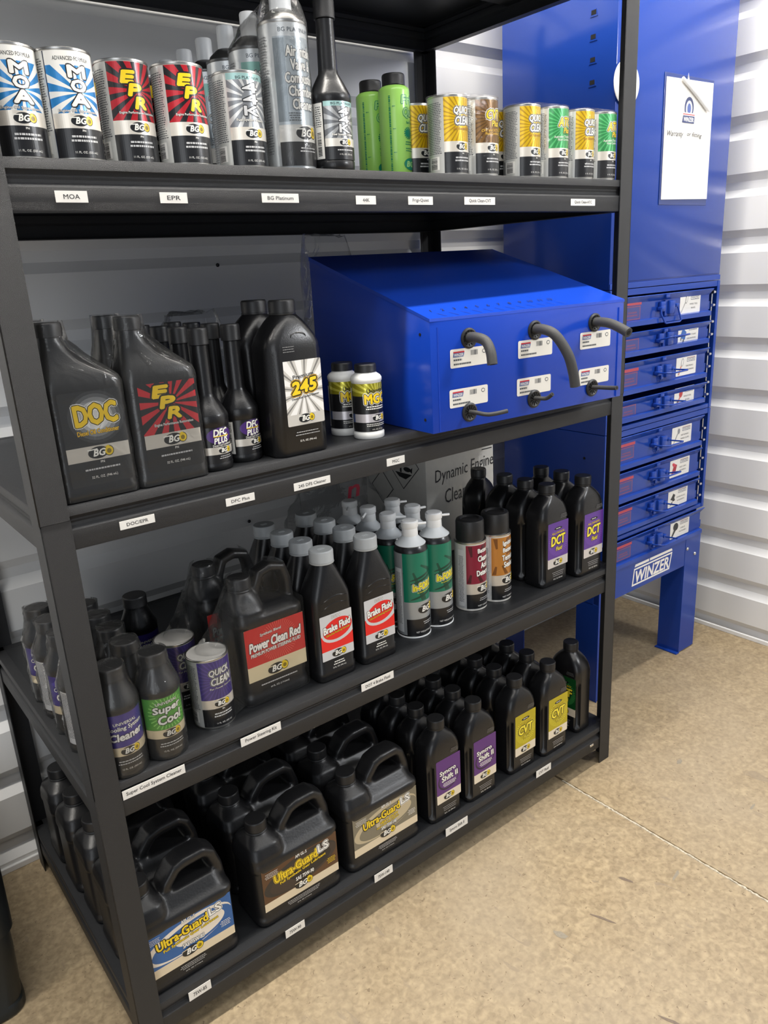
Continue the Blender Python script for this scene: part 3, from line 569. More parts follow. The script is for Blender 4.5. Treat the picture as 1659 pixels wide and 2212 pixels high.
        P = [(0.0, .048, .031, .010), (0.004, .051, .034, .013), (0.012, .0515, .0345, .013), (0.015, .0505, .0335, .013), (0.14, .0505, .0335, .013), (0.149, .0500, .033, .014), (0.156, .0485, .0320, .016, -.001), (0.163, .0435, .0300, .017, -.0055), (0.170, .0360, .0275, .017, -.0115), (0.179, .0285, .0240, .017, -.0180), (0.192, .0215, .0200, .0165, -.0230), (0.206, .0168, .0168, .0165, -.0255), (0.210, .0165, .0165, .0165, -.0255)]
        bottle_body(P, PLAS, 'body', t); bm = bmesh.new(); cap_ribbed(bm, 0.0178, 0.2105, 0.228, -0.0255, 0, 64); part('cap', bm, CAPB, t, 45)
        bl_art(kind).build('printed_label', t, flat(0.003, 0.0, -0.0336))
    else:
        small = kind == 'pcr'; hw, hd, HB, HT = (0.0635, 0.044, 0.150, 0.222) if small else (0.0905, 0.0490, 0.126, 0.205)
        bm = bmesh.new(); rings = [rsec(hw - .004, hd - .004, 0.0, .016), rsec(hw, hd, .004, .018), rsec(hw, hd, .014, .018), rsec(hw - .0022, hd - .0022, .018, .018), rsec(hw - .0022, hd - .0022, HB - .010, .018), rsec(hw, hd, HB - .006, .018), rsec(hw - .001, hd - .001, HB + 0.004, .019), rsec(hw - .008, hd - .011, HB + 0.012, .02), rsec(hw - (.03 if small else .011), hd - (.02 if small else .026), HB + (0.017 if small else .030), .018)]
        loft(bm, rings)
        nx = -hw + 0.035 if not small else -hw + 0.030; nh = HT - 0.030 if not small else 0.198
        loft(bm, [rsec(0.034 if not small else 0.028, hd - .001, HB - 0.01, .018, nx), rsec(0.034 if not small else 0.028, hd - .004, HB + 0.014, .018, nx), rsec(0.031 if not small else 0.026, hd - (0.012 if not small else .016), HB + 0.030, .018, nx + .001), rsec(.021, .021, nh - 0.006, .019, nx + .001), rsec(.0165, .0165, nh - 0.001, .0165, nx + .001), rsec(.0165, .0165, nh + .004, .0165, nx + .001)])
        if small: path = [(nx + .022, 0, HB + .005), (nx + .024, 0, HB + .04), (nx + .034, 0, HT - .006), (nx + .055, 0, HT), (nx + .078, 0, HT - .006), (hw - .012, 0, HT - .03), (hw - .010, 0, HB + .005)]
        else: path = [(nx + .034, 0, HB - .004), (nx + .037, 0, HB + .022), (nx + .045, 0, HB + .042), (nx + .062, 0, HT - .0165), (nx + .078, 0, HT - .0115), (nx + .112, 0, HT - .0105), (nx + .124, 0, HT - .020), (nx + .133, 0, HB + .030), (nx + .136, 0, HB + .0)]
        P = [Vector(p) for p in path]; rr = []
        for i, p in enumerate(P):
            d = (P[min(i + 1, len(P) - 1)] - P[max(i - 1, 0)]).normalized(); nrm = Vector((-d.z, 0, d.x)); hh, ww = (0.0108, 0.0215) if not small else (0.0085, 0.016)
            rr.append([tuple(p + nrm * hh * math.copysign(abs(math.cos(a_)) ** .6, math.cos(a_)) + Vector((0, 1, 0)) * ww * math.copysign(abs(math.sin(a_)) ** .6, math.sin(a_))) for a_ in [2 * PI * k / 16 for k in range(16)]])
        loft(bm, rr); bmesh.ops.recalc_face_normals(bm, faces=bm.faces)
        link('body', remesh(bm, 'body', PLAS2, 0.0027, 5), t)
        bm = bmesh.new(); lathe(bm, [(0.020, nh - .0035), (0.0205, nh - .002), (0.019, nh)], 40, nx + .001); cap_ribbed(bm, 0.0193, nh + .0012, nh + .0195, nx + .001, 0, 56); part('cap', bm, CAPB, t, 45)
        bl_art(kind).build('printed_label', t, flat(0.001 if small else 0.0015, 0.0, -(hd - .0022) - .0004))
    return t
t5 = T[5]; t4 = T[4]; t3 = T[3]; t2 = T[2]; ZE = -0.0003
ORD = ['front', 'second', 'third', 'fourth', 'fifth']
def row_label(base, k, n, where): return ('%s, foremost of its row%s' % (base, where)) if k == 0 else ('%s, %s back in its row%s' % (base, ORD[k], where))
# ---- bottom shelf
for kind, x, desc, where, n in (('85', 0.106, 'black gear oil jug with blue 75W-85 label', 'beside the left post', 5), ('90', 0.3245, 'black gear oil jug with brown 75W-90 label', 'second jug column', 4), ('140', 0.521, 'black gear oil jug with grey 75W-140 label', 'third jug column', 4)):
    for k in range(n):
        lb = ('%s, front of the %s' % (desc, where.replace('beside', 'column beside'))).replace('third jug column', 'third column').replace('second jug column', 'second column') if k == 0 else 'black gear oil jug, %s from the front in the 75W-%s column' % (ORD[k], kind)
        make(kind, lb, (x + random.uniform(-.003, .003) * (k > 0), 0.066 + 0.1015 * k, t5 + ZE), random.uniform(-.02, .02) * (k > 0), 'gear oil jugs on the bottom shelf')
for kind, x, ys, desc in (('syncro', 0.683, (0.045, 0.108, 0.170, 0.232), 'black quart bottle with purple Syncro Shift II label, left of the pair'), ('syncro', 0.787, (0.042, 0.105, 0.168, 0.231), 'black quart bottle with purple Syncro Shift II label, right of the pair'),
                          ('cvt', 0.9215, (0.047, 0.109, 0.171, 0.233), 'black quart bottle with yellow CVT Fluid label, left of the pair'), ('cvt', 1.0275, (0.041, 0.104, 0.168, 0.231), 'black quart bottle with yellow CVT Fluid label, right of the pair')):
    for k, y in enumerate(ys):
        side = desc.split(', ')[1].split(' ')[0]; nme = 'Syncro Shift' if kind == 'syncro' else 'CVT'
        make(kind, desc if k == 0 else 'black quart bottle on the bottom shelf, %s behind the %s %s bottle' % (['', 'first', 'second', 'third'][k], side, nme), (x, y, t5 + ZE), random.uniform(-.03, .03) * (k > 0), 'quart oil bottles on the bottom shelf')
make('atf', 'black quart bottle with green label turned sideways at the right end of the bottom shelf', (1.143, 0.066, t5 + ZE), -1.52, 'quart oil bottles on the bottom shelf')
# ---- fourth shelf
for x, n, sd in ((0.4478, 4, 'left'), (0.5428, 4, 'right')):
    for k in range(n): make('brake', 'black brake fluid bottle with grey cap and red label, %s of the front pair' % sd if k == 0 else 'black brake fluid bottle with grey cap, %s back in the %s row' % (ORD[k], sd), (x, 0.057 + 0.0645 * k, t4 + ZE), random.uniform(-.02, .02) * (k > 0), 'brake fluid bottles with grey caps')
for x, ys, sd in ((1.0345, (0.055, 0.116, 0.178, 0.262), 'left'), (1.139, (0.040, 0.100, 0.160), 'right')):
    for k, y in enumerate(ys): make('dct', 'black quart bottle with purple DCT Fluid label, %s of the front pair' % sd if k == 0 else 'black quart bottle, %s back in the %s row of purple DCT bottles' % (ORD[k], sd), (x, y, t4 + ZE), 0.0 if k < 3 else 0.4, 'DCT fluid quarts on the fourth shelf')
make('pcr', 'shrink wrapped black jug with red Power Clean Red label, front of the two', (0.3375, 0.090, t4 + ZE), 0, 'power steering jugs'); make('pcr', 'shrink wrapped black jug with red label, behind the front Power Clean Red jug', (0.322, 0.190, t4 + ZE), 0, 'power steering jugs')
can('qcp', 'purple Quick Clean power steering can in film, front of the two', 0.2215, 0.063, t4 + ZE, 'purple quick clean cans'); can('qcp', 'purple Quick Clean power steering can in film, behind the front purple can', 0.2045, 0.150, t4 + ZE, 'purple quick clean cans', 0.1)
# ---- top visible shelf cans
C2 = 'small printed metal cans on the upper shelf'
for kind, x, y, lb, rz in (('moa', 0.074, 0.055, 'blue and white MOA can at the far left end of the upper shelf', 0), ('moa', 0.1370, 0.050, 'blue and white MOA can, fully visible one beside the red EPR cans', 0), ('moa', 0.124, 0.124, 'white backed MOA can peeking between the two front MOA cans', 0.9), ('epr', 0.2150, 0.066, 'red and black EPR can, left of the front pair', 0), ('epr', 0.2840, 0.052, 'red and black EPR can, right of the front pair', 0),
                           ('epr', 0.212, 0.142, 'red EPR can standing behind the left EPR can', -0.2), ('epr', 0.283, 0.128, 'red EPR can standing behind the right EPR can', -0.2), ('k44', 0.3735, 0.056, 'silver 44K fuel system cleaner can in front of the tall aerosols', 0),
                           ('qc', 0.752, 0.125, 'yellow Quick Clean can partly hidden behind the green bottle', 0), ('qc', 0.762, 0.048, 'yellow Quick Clean can beside the brown CVT Plus can', 0), ('cvt', 0.8290, 0.042, 'brown CVT Plus can', 0), ('qc', 0.936, 0.112, 'yellow Quick Clean can peeking out behind the pair next to the brown can', 0),
                           ('qc', 0.9480, 0.050, 'yellow Quick Clean can left of the left green ATC Plus can', 0), ('atc', 1.0180, 0.043, 'green ATC Plus can, left of the two', 0), ('qc', 1.0910, 0.040, 'yellow Quick Clean can between the two green ATC Plus cans', 0), ('atc', 1.1600, 0.040, 'green ATC Plus can beside the right front post', 0)):
    can(kind, lb, x, y, t2 + ZE, C2, rz)
# ---- aerosol cans
def aerosol(kind, label, loc, group, rz=0.0):
    if kind in PRO: return dup(PRO[kind], label, loc, rz, group)
    t = thing('aerosol_can', label, 'aerosol can', loc, rz, group); PRO[kind] = t
    r, HS = {'inforce': (0.0325, 0.178), 'battery': (0.0325, 0.148), 'ignition': (0.0325, 0.148), 'intake': (0.0335, 0.188), 'intake_back': (0.0325, 0.172)}[kind]
    body = {'inforce': BKS, 'battery': WSIL, 'ignition': WSIL, 'intake': ink('#dcdfe0', .25, .35), 'intake_back': ink('#dcdfe0', .25, .35)}[kind]
    bm = bmesh.new(); lathe(bm, [(r - .002, 0), (r + .0004, .0008), (r + .0004, .003), (r, .004), (r, HS - .002)], 48); part('body', bm, body, t, True)
    if kind == 'inforce':
        bm = bmesh.new(); lathe(bm, [(r, HS - .002), (r - .0005, HS), (r - .004, HS + .008), (r - .010, HS + .014)], 48); part('shoulder', bm, BKS, t, True)
        bm = bmesh.new(); lathe(bm, [(r - .0035, HS + .0085), (r - .003, HS + .0095), (.0175, HS + .021), (.0145, HS + .026)], 48); part('collar', bm, SKIRT, t, True)
        bm = bmesh.new(); lathe(bm, [(.0145, HS + .024), (.0155, HS + .026), (.0150, HS + .040), (.0165, HS + .042), (.0165, HS + .052), (.014, HS + .054)], 40)
        tube(bm, [(.012, -.002, HS + .044), (.036, -.005, HS + .041)], .0026, 10); part('spray_cap', bm, CAPW, t, True)
        bm = bmesh.new(); lathe(bm, [(r - .001, 0), (r + .0012, .0008), (r + .0012, .003), (r, .0036)], 48); part('base_rim', bm, CAPW, t, True)
        a = Art(); c = PI * r - .0005; a.rect(-c, c, .006, HS - .003, ink('#a8acae', .3, .35)); a.rect(-.040, .040, .076, HS - .003, ink('#13745a')); a.rays(-.03, .165, -.040, .040, .078, .158, ink('#0a4a38'), 9, .18, 3.6, .03, .10); a.rect(-.036, .040, .006, .040, BKS)
        for q, yy in enumerate((.128, .121, .089)): a.ell(.002, yy, .030, .0022, ink('#0a3b2c'), 20, rot=.28)
        a.text('In-FORCE', .003, .108, .0135, ink('#f1e23a'), wd=.048, out=BK, ow=.055, out2=WT, bold=.045, slant=.15, rot=.10); a.text('Ion-activated Penetrating Oil', .007, .0965, .0036, ink('#f1e23a'), wd=.040, bold=.01, rot=.10, slant=.2)
        a.logo(.008, .060, .042, bg=ink('#a8acae', .3, .35)); a.fine(.008, .032, .024, 2, ink('#c9c9c9'), .004, .0016, 5); a.text('NET WEIGHT/POIDS NET', .004, .013, .0034, WT, wd=.044, bold=.0)
        a.rect(-.060, -.042, .012, .145, ink('#cdd0d1')); a.fine(-.051, .135, .014, 40, ink('#6b6e72'), .0027, .0012, 12); a.build('printed_label', t, cyl(r), True)
    elif kind in ('battery', 'ignition'):
        bm = bmesh.new(); lathe(bm, [(r, HS - .002), (r + .0008, HS), (r + .0006, HS + .002), (r - .003, HS + .0035)], 48); part('shoulder', bm, TIN, t, True)
        bm = bmesh.new(); lathe(bm, [(r - .0032, HS + .002), (r - .003, HS + .003), (r - .0034, HS + .040), (r - .005, HS + .0445), (r - .012, HS + .0462), (.019, HS + .0450), (.017, HS + .043), (.010, HS + .0425)], 48); part('cap', bm, CAPB, t, True)
        a = Art(); c = PI * r - .0005; nm = '#8c1f3c' if kind == 'battery' else '#c5853b'; a.rect(-c, c, .005, HS - .003, ink('#dcdcda', .3, .3)); a.rect(-.034, .034, .060, HS - .004, ink(nm, .3, .35)); a.rays(-.02, .10, -.034, .034, .062, HS - .006, ink('#4d0d20' if kind == 'battery' else '#7d4c1a', .3, .3), 9, .3, .2, .02, .10)
        wds = (('Battery', .034), ('Cleaner', .034), ('Acid', .020), ('Detector', .040)) if kind == 'battery' else (('Ignition', .034), ('Battery', .034), ('Terminal', .038), ('Sealer', .030))
        for q, (wd_, ww) in enumerate(wds): a.text(wd_, .008, HS - .018 - q * .0155, .0118, WT, wd=ww, out=BK, ow=.05, bold=.04, rot=.04)
        a.rect(-.034, .034, .037, .060, ink('#d6d0c6', .3, .4)); a.logo(.008, .0485, .040); a.rect(-.034, .034, .005, .037, BKS); a.fine(.008, .026, .030, 2, ink('#c9c9c9'), .004, .0014, 5); a.text('NET WEIGHT', .004, .011, .0032, WT, wd=.030, bold=0)
        a.rect(-.052, -.038, .010, .135, ink('#cfcfcf')); a.fine(-.045, .120, .012, 38, ink('#4b4e52'), .0027, .0012, 12); a.build('printed_label', t, cyl(r), True)
    else:
        bm = bmesh.new(); lathe(bm, [(r, HS - .003), (r + .0008, HS - .001), (r + .0006, HS + .001), (r - .003, HS + .0015), (r - .006, HS + .008), (r - .015, HS + .016), (r - .018, HS + .018)], 48); part('shoulder', bm, TIN if kind == 'intake' else mat('dark_tin_shoulder', (.12, .12, .12), .3, .8), t, True)
        bm = bmesh.new(); cap_ribbed(bm, .0125 if kind != 'intake' else .0150, HS + .017, HS + .050, 0, 0, 24, .0006); part('cap', bm, CAPW if kind == 'intake' else mat('pale_grey_cap', (.74, .75, .76), .4), t, 45)
        a = Art(); c = PI * r - .0005; a.rect(-c, c, .005, HS - .004, ink('#dfe2e3', .25, .35)); g3 = ink('#3a3d42')
        a.text('BG PLATINUM', 0, HS - .012, .0052, ink('#3f4b55'), wd=.050, bold=.01); a.rect(-.034, .034, .055, HS - .020, ink('#bcc5ca', .25, .35)); a.rect(-.034, -.018, .062, HS - .022, ink('#8c969c', .25, .35))
        if kind == 'intake_back': a.rect(-.034, .034, HS - .038, HS - .020, ink('#8fc3b6', .3, .3))
        for q, (wd_, ww) in enumerate((('Air Intake', .046), ('Valve &', .034), ('Combustion', .052), ('Chamber', .044), ('Cleaner', .036))): a.text(wd_, .006, HS - .038 - q * .0165, .0128, WT, wd=ww, out=g3, ow=.045, out2=ink('#aab4ba', .25, .5), bold=.035)
        a.rect(-.034, .034, .036, .058, ink('#e2e0da', .3, .35)); a.logo(.008, .0475, .038); a.rect(-.034, .034, .005, .036, BKS); a.fine(.008, .027, .030, 2, ink('#bdbdbd'), .004, .0014, 5); a.fine(-.010, .072, .018, 4, g3, .003, .001, 15)
        a.fine(-.058, HS - .02, .030, 44, ink('#6a6d70'), .0034, .0014, 12); a.build('printed_label', t, cyl(r), True)
    return t
for x, ys, sd in ((0.6605, (0.073, 0.139, 0.203, 0.266), 'left'), (0.7265, (0.078, 0.142, 0.206), 'right')):
    for k, y in enumerate(ys): aerosol('inforce', 'green In-FORCE aerosol with white spray cap, %s of the front pair' % sd if k == 0 else 'green aerosol with white spray cap, %s back in the %s row' % (ORD[k], sd), (x, y, t4 + ZE), 'green aerosols with white caps', [0, -.3, -2.4, -2.2][k] if sd == 'left' else [0, .2, .1][k])
aerosol('battery', 'maroon Battery Cleaner Acid Detector aerosol with black cap', (0.8275, 0.082, t4 + ZE), 'black capped aerosols'); aerosol('ignition', 'orange Ignition Battery Terminal Sealer aerosol with black cap', (0.896, 0.077, t4 + ZE), 'black capped aerosols')
aerosol('intake', 'tall silver air intake valve cleaner aerosol in clear wrap, nearest one', (0.4490, 0.047, t2 + ZE), 'silver aerosols')
for k in range(5): aerosol('intake_back', 'silver platinum aerosol with pale cap, %s behind the tall front aerosol' % ['first', 'second', 'third', 'fourth', 'fifth'][k], (0.441, 0.123 + 0.073 * k, t2 + ZE), 'silver aerosols')
# ---- long neck bottles
def neck_bottle(kind, label, loc, group, rz=0.0):
    if kind in PRO: return dup(PRO[kind], label, loc, rz, group)
    t = thing('long_neck_bottle', label, 'bottle', loc, rz, group); PRO[kind] = t
    if kind == 'dfc':
        P = [(.027, 0), (.0292, .003), (.0297, .010), (.0287, .012), (.0287, .066), (.0297, .068), (.0297, .080), (.0285, .083), (.022, .095), (.0142, .107), (.0128, .112), (.0122, .180)]; cz0, cz1, cr = .181, .204, .0142; r = .0287
    else:
        P = [(.029, 0), (.0310, .003), (.0315, .012), (.0302, .014), (.0302, .092), (.0312, .094), (.0312, .101), (.0300, .104), (.022, .119), (.0148, .131), (.0140, .137), (.0130, .200)]; cz0, cz1, cr = .201, .226, .0148; r = .0302
    bm = bmesh.new(); lathe(bm, P, 48); part('body', bm, PLAS, t, 50); bm = bmesh.new(); cap_ribbed(bm, cr, cz0, cz1, 0, 0, 64, .0003); part('cap', bm, CAPB, t, 45); a = Art()
    if kind == 'dfc':
        c = .052; a.rect(-c, c, .012, .065, BKS); a.rect(-.042, -.028, .014, .063, WT); a.bars(-.038, -.032, .018, .045, BK, 14, 5, False); a.fine(-.035, .058, .010, 5, BK, .0026, .001, 3)
        a.ell(.004, .052, .022, .012, ink('#4b2a78')); a.text('DFC', .004, .057, .010, WT, wd=.022, out=BK, ow=.05, bold=.04, slant=.2, rot=.06); a.text('PLUS', .004, .0455, .0085, WT, wd=.022, out=BK, ow=.05, bold=.04, slant=.2, rot=.06); a.rect(-.008, .018, .0508, .0520, YE)
        a.text('Diesel Fuel Conditioner', .006, .0388, .0032, WT, wd=.032, bold=.01, rot=.04); a.rect(-.026, .040, .025, .036, ink('#d6d0c6', .3, .4)); a.logo(.008, .0305, .021); a.fine(.008, .0215, .022, 2, ink('#c9c9c9'), .003, .001, 4)
    else:
        c = .058; a.rect(-c, c, .014, .092, BKS); a.rect(-.046, -.031, .016, .090, WT); a.bars(-.042, -.035, .020, .052, BK, 16, 5, False); a.fine(-.0385, .084, .011, 10, BK, .0028, .001, 3)
        a.rect(-.029, .030, .030, .0915, ink('#b8b9b9', .3, .6)); a.rays(0, .064, -.029, .030, .040, .085, ink('#77797c', .3, .6), 13, .5, .1); a.rect(-.029, .030, .085, .0915, ink('#9fc4c2', .3, .3)); a.text('BG PLATINUM', 0, .0882, .0032, BK, wd=.036, bold=.01)
        for ch, y in (('4', .078), ('4', .067), ('K', .0555)): a.text(ch, .002, y, .0105, ink('#ececec', .25, .4), wd=.018, out=BK, ow=.042, bold=.02)
        a.text('Fuel System Cleaner', .0, .0470, .0036, WT, wd=.036, out=BK, ow=.06, bold=.02); a.rect(-.029, .030, .0315, .0425, ink('#ddd9d0', .3, .4)); a.logo(.002, .037, .020); a.rect(-.029, .030, .014, .0315, BKS); a.fine(.002, .026, .034, 1, ink('#c9c9c9'), .003, .0014, 4); a.text('11 FL. OZ. (325 mL)', .002, .0205, .0026, WT, wd=.022, bold=0)
    a.build('printed_label', t, cyl(r), True); return t
DG = 'black DFC Plus long neck bottles'
for i, (x, y, lb) in enumerate(((0.266, 0.047, 'black long neck DFC Plus bottle, nearest with silver band label'), (0.326, 0.064, 'black long neck DFC Plus bottle, right of the nearest one'), (0.264, 0.110, 'black long neck bottle just behind the nearest DFC Plus bottle'), (0.325, 0.127, 'black long neck bottle just behind the right DFC Plus bottle'), (0.262, 0.172, 'black long neck bottle third back in the left DFC row'),
                                (0.324, 0.190, 'black long neck bottle third back in the right DFC row'), (0.258, 0.236, 'black long neck bottle fourth back in the left DFC row'), (0.320, 0.254, 'black long neck bottle fourth back in the right DFC row'), (0.252, 0.320, 'black long neck bottle showing its cap right behind the EPR jug'))):
    neck_bottle('dfc', lb, (x, y, t3 + ZE), DG, [0, .1, 0, .2, .1, 0, .3, .1, 0][i])
neck_bottle('k44b', 'tall black long neck 44K bottle beside the silver aerosol, nearest', (0.5135, 0.034, t2 + ZE), 'tall 44K long neck bottles'); neck_bottle('k44b', 'tall black long neck 44K bottle standing behind the nearest one', (0.502, 0.104, t2 + ZE), 'tall 44K long neck bottles', .15)
# ---- 245, MGC, frigi, cooling cleaner
make('245', 'large black Premium 245 diesel cleaner bottle, front one', (0.4055, 0.043, t3 + ZE), 0, 'black 245 bottles'); make('245', 'large black cleaner bottle hidden behind the Premium 245 bottle', (0.402, 0.122, t3 + ZE), 0, 'black 245 bottles')
def round_bottle(kind, label, loc, group, rz=0.0):
    if kind in PRO: return dup(PRO[kind], label, loc, rz, group)
    t = thing({'mgc': 'gear_additive_bottle', 'frigi': 'refrigerant_oil_bottle'}.get(kind, 'coolant_bottle'), label, 'bottle', loc, rz, group); PRO[kind] = t; a = Art()
    if kind == 'mgc':
        bm = bmesh.new(); lathe(bm, [(.0245, 0), (.026, .0015), (.0262, .010), (.0252, .0115), (.0252, .094), (.0262, .0955), (.0262, .100), (.024, .1035), (.019, .107), (.0172, .109), (.0172, .111)], 48); part('body', bm, WHP, t, 50)
        bm = bmesh.new(); cap_ribbed(bm, .0180, .1095, .1225, 0, 0, 60, .0003); part('cap', bm, CAPB, t, 45)
        a.rect(-.062, .062, .013, .0925, BKS); a.rect(-.046, .046, .072, .0925, ink('#a9a22c', .25, .5)); a.rays(0, .072, -.046, .046, .072, .0925, ink('#e6df5a', .25, .5), 20, .4); a.text('Universal', .0, .0805, .0070, BK, wd=.032, bold=.03, rot=.05)
        a.text('MGC', .0, .0675, .0155, YE, wd=.040, out=BK, ow=.05, out2=WT, bold=.045, rot=.03); a.fine(0, .0535, .038, 2, WT, .0036, .0018, 5); a.rect(-.062, .062, .0285, .0425, ink('#5b6ea0', .25, .5)); a.rect(-.040, .030, .0285, .0425, ink('#cfcbd0', .25, .4)); a.logo(.004, .0355, .025)
        a.fine(0, .0250, .040, 2, WT, .0028, .0010, 6); a.text('6 FL. OZ. (177 mL)', 0, .0165, .0026, WT, wd=.020, bold=0); a.rect(-.052, -.046, .016, .085, WT); a.bars(-.0505, -.0475, .02, .08, BK, 26, 4, False); a.build('printed_label', t, cyl(.0252), True)
    elif kind == 'frigi':
        r = .0262; bm = bmesh.new(); lathe(bm, [(.025, 0), (r, .002), (r, .137), (.0255, .141), (.021, .145), (.0175, .146)], 48); part('body', bm, GREENL, t, 50); bm = bmesh.new(); cap_ribbed(bm, .0188, .1465, .1640, 0, 0, 60, .0003); part('cap', bm, CAPB, t, 45)
        tl = ink('#11886a'); lg = ink('#a8e08a'); a.text('Frigi', .010, .121, .0155, lg, wd=.036, out=tl, ow=.05, bold=.03, slant=.15, rot=.03); a.text('Quiet', .012, .103, .0155, lg, wd=.036, out=tl, ow=.05, bold=.03, slant=.15, rot=.03); a.text('for R-134a', .012, .0885, .0045, tl, wd=.024, bold=.02)
        a.rays(.004, .072, -.01, .02, .06, .084, tl, 16, .6, 0, .0, .0095); a.ell(.004, .072, .007, .0058, tl); a.fine(.010, .058, .028, 2, tl, .0036, .0012, 5); a.fine(.010, .048, .028, 2, tl, .0036, .0012, 6); a.ell(.008, .0245, .0155, .0095, tl); a.text('BG', .007, .0245, .0085, lg, wd=.017, bold=.04, slant=.2); a.text('8 FL. OZ.', .008, .0095, .0028, tl, wd=.018, bold=0)
        a.bars(-.030, -.027, .012, .130, tl, 44, 3, False); a.fine(-.022, .112, .006, 1, tl, .003, .001, 3); a.fine(-.022, .078, .006, 1, tl, .003, .001, 3); a.fine(-.022, .042, .006, 1, tl, .003, .001, 3); a.build('printed_label', t, cyl(r), True)
    else:
        r = .0312; bm = bmesh.new(); lathe(bm, [(.0285, 0), (.031, .003), (.0318, .006), (r, .008), (r, .108), (.0318, .110), (.0318, .114), (.030, .120), (.024, .134), (.0195, .146), (.0190, .150)], 48); part('body', bm, PLAS, t, 50)
        bm = bmesh.new(); cap_ribbed(bm, .0202, .1500, .1690, 0, 0, 64, .0003); part('cap', bm, CAPB, t, 45); col = {'csc': '#3d2f86', 'sc': '#4f9a35'}[kind]
        a.rect(-.072, .072, .010, .106, BKS); a.rect(-.062, -.042, .014, .104, ink('#cdcdcd')); a.fine(-.052, .100, .017, 30, ink('#5b5e62'), .0026, .0012, 12); a.rect(-.038, .038, .052, .104, ink(col)); 
        if kind == 'csc': a.text('UNIVERSAL', .0, .090, .0045, WT, wd=.034, out=BK, ow=.05, bold=.02, rot=.04, slant=.1); a.text('Cooling System', .0, .0815, .0085, WT, wd=.056, out=BK, ow=.05, bold=.025, rot=.06, slant=.1); a.text('Cleaner', .0, .0690, .0115, WT, wd=.050, out=BK, ow=.05, bold=.04, rot=.06, slant=.1)
        else: a.rays(.0, .078, -.038, .038, .053, .103, ink('#8ed06a'), 30, .3, 0, .02, .03); a.text('UNIVERSAL', .0, .0955, .0045, WT, wd=.034, out=BK, ow=.05, bold=.02, rot=.04, slant=.1); a.text('Super', .0, .0840, .0135, WT, wd=.044, out=BK, ow=.055, bold=.04, rot=.06, slant=.15); a.text('Cool', .002, .0685, .0135, WT, wd=.036, out=BK, ow=.055, bold=.04, rot=.06, slant=.15)
        a.rect(-.038, .038, .0375, .052, ink('#d8cbae', .3, .2)); a.logo(.002, .0447, .029, bg=ink('#d8cbae')); a.fine(.0, .028, .038, 2, ink('#c9c9c9'), .0042, .0016, 5); a.text('12 FL. OZ. (354 mL)', .0, .0155, .0034, WT, wd=.028, bold=0); a.build('printed_label', t, cyl(r), True)
    return t
round_bottle('mgc', 'small white Universal MGC bottle with black cap, nearer one beside the blue box', (0.5490, 0.034, t3 + ZE), 'white MGC bottles'); round_bottle('mgc', 'small white MGC bottle half hidden behind the nearer one', (0.541, 0.089, t3 + ZE), 'white MGC bottles')
round_bottle('frigi', 'bright green Frigi-Quiet bottle with black cap, right and nearer one', (0.7010, 0.112, t2 + ZE), 'green Frigi-Quiet bottles', .1); round_bottle('frigi', 'bright green Frigi-Quiet bottle, left one half hidden', (0.696, 0.168, t2 + ZE), 'green Frigi-Quiet bottles', -.1)
CG = 'shrink wrapped coolant bottles'
round_bottle('csc', 'purple Cooling System Cleaner bottle in film, nearest beside the left post', (0.0625, 0.036, t4 + ZE), CG); round_bottle('sc', 'green Super Cool bottle in film, nearest one', (0.1265, 0.037, t4 + ZE), CG)
for k in range(4):
    round_bottle('sc', 'black capped coolant bottle in film, %s behind the green Super Cool bottle' % ['first', 'second', 'third', 'fourth'][k], (0.1095, 0.101 + 0.0635 * k, t4 + ZE), CG, .2)
    round_bottle('csc', 'purple cooling cleaner bottle in film left of the post, %s' % ['nearest of the visible column', 'second of the column', 'third of the column', 'farthest of the column'][k], (0.0445, 0.140 + 0.0655 * k, t4 + ZE), CG, [.5, -.2, .5, -.2][k])
round_bottle('csc', 'loose purple cooling cleaner bottle at the rear, without film', (0.187, 0.262, t4 + ZE), CG, .1)
# ---- offset jugs on shelf 3
JG = 'black offset neck jugs in shrink film'
make('doc', 'black DOC diesel oil conditioner jug in film beside the left post', (0.0880, 0.0440, t3 + ZE), 0, JG); make('epr', 'black EPR jug with red ray label in film, front right of the pack', (0.1915, 0.0440, t3 + ZE), 0, JG)
make('doc', 'black jug in film behind the DOC jug', (0.0880, 0.126, t3 + ZE), 0, JG); make('epr', 'black jug in film behind the EPR jug', (0.1915, 0.126, t3 + ZE), 0, JG)
# ------------------------------------------------------------------ films and bags
def film(name, groups, label, cat, inflate=0.0012, amp=0.0012, group=None, m=None):
    bm = bmesh.new()
    for pts in groups:
        b = bmesh.new(); vs = [b.verts.new(p) for p in pts]; r = bmesh.ops.convex_hull(b, input=vs)
        bmesh.ops.delete(b, geom=[v for v in b.verts if not v.link_faces], context='VERTS')
        bmesh.ops.triangulate(b, faces=b.faces)
        for _ in range(3):
            es = [e for e in b.edges if e.calc_length() > 0.014]
            if not es: break
            bmesh.ops.subdivide_edges(b, edges=es, cuts=1); bmesh.ops.triangulate(b, faces=b.faces)
        b.normal_update(); ctr = sum((v.co for v in b.verts), Vector()) / len(b.verts)
        lo = min(v.co.z for v in b.verts)
        for v in b.verts:
            n = noise.noise(v.co * 55) * amp; v.co += v.normal * (inflate + n * 0.6)
            v.co.z = max(v.co.z, lo + 0.0006)
        me = bpy.data.meshes.new('x'); b.to_mesh(me); b.free(); bm.from_mesh(me); bpy.data.meshes.remove(me)
    o = part(name, bm, m or FILM, None, 60); tag(o, label, cat, group); return o
def ring(cx, cy, z, r, n=20): return [(cx + r * math.cos(2 * PI * i / n), cy + r * math.sin(2 * PI * i / n), z) for i in range(n)]
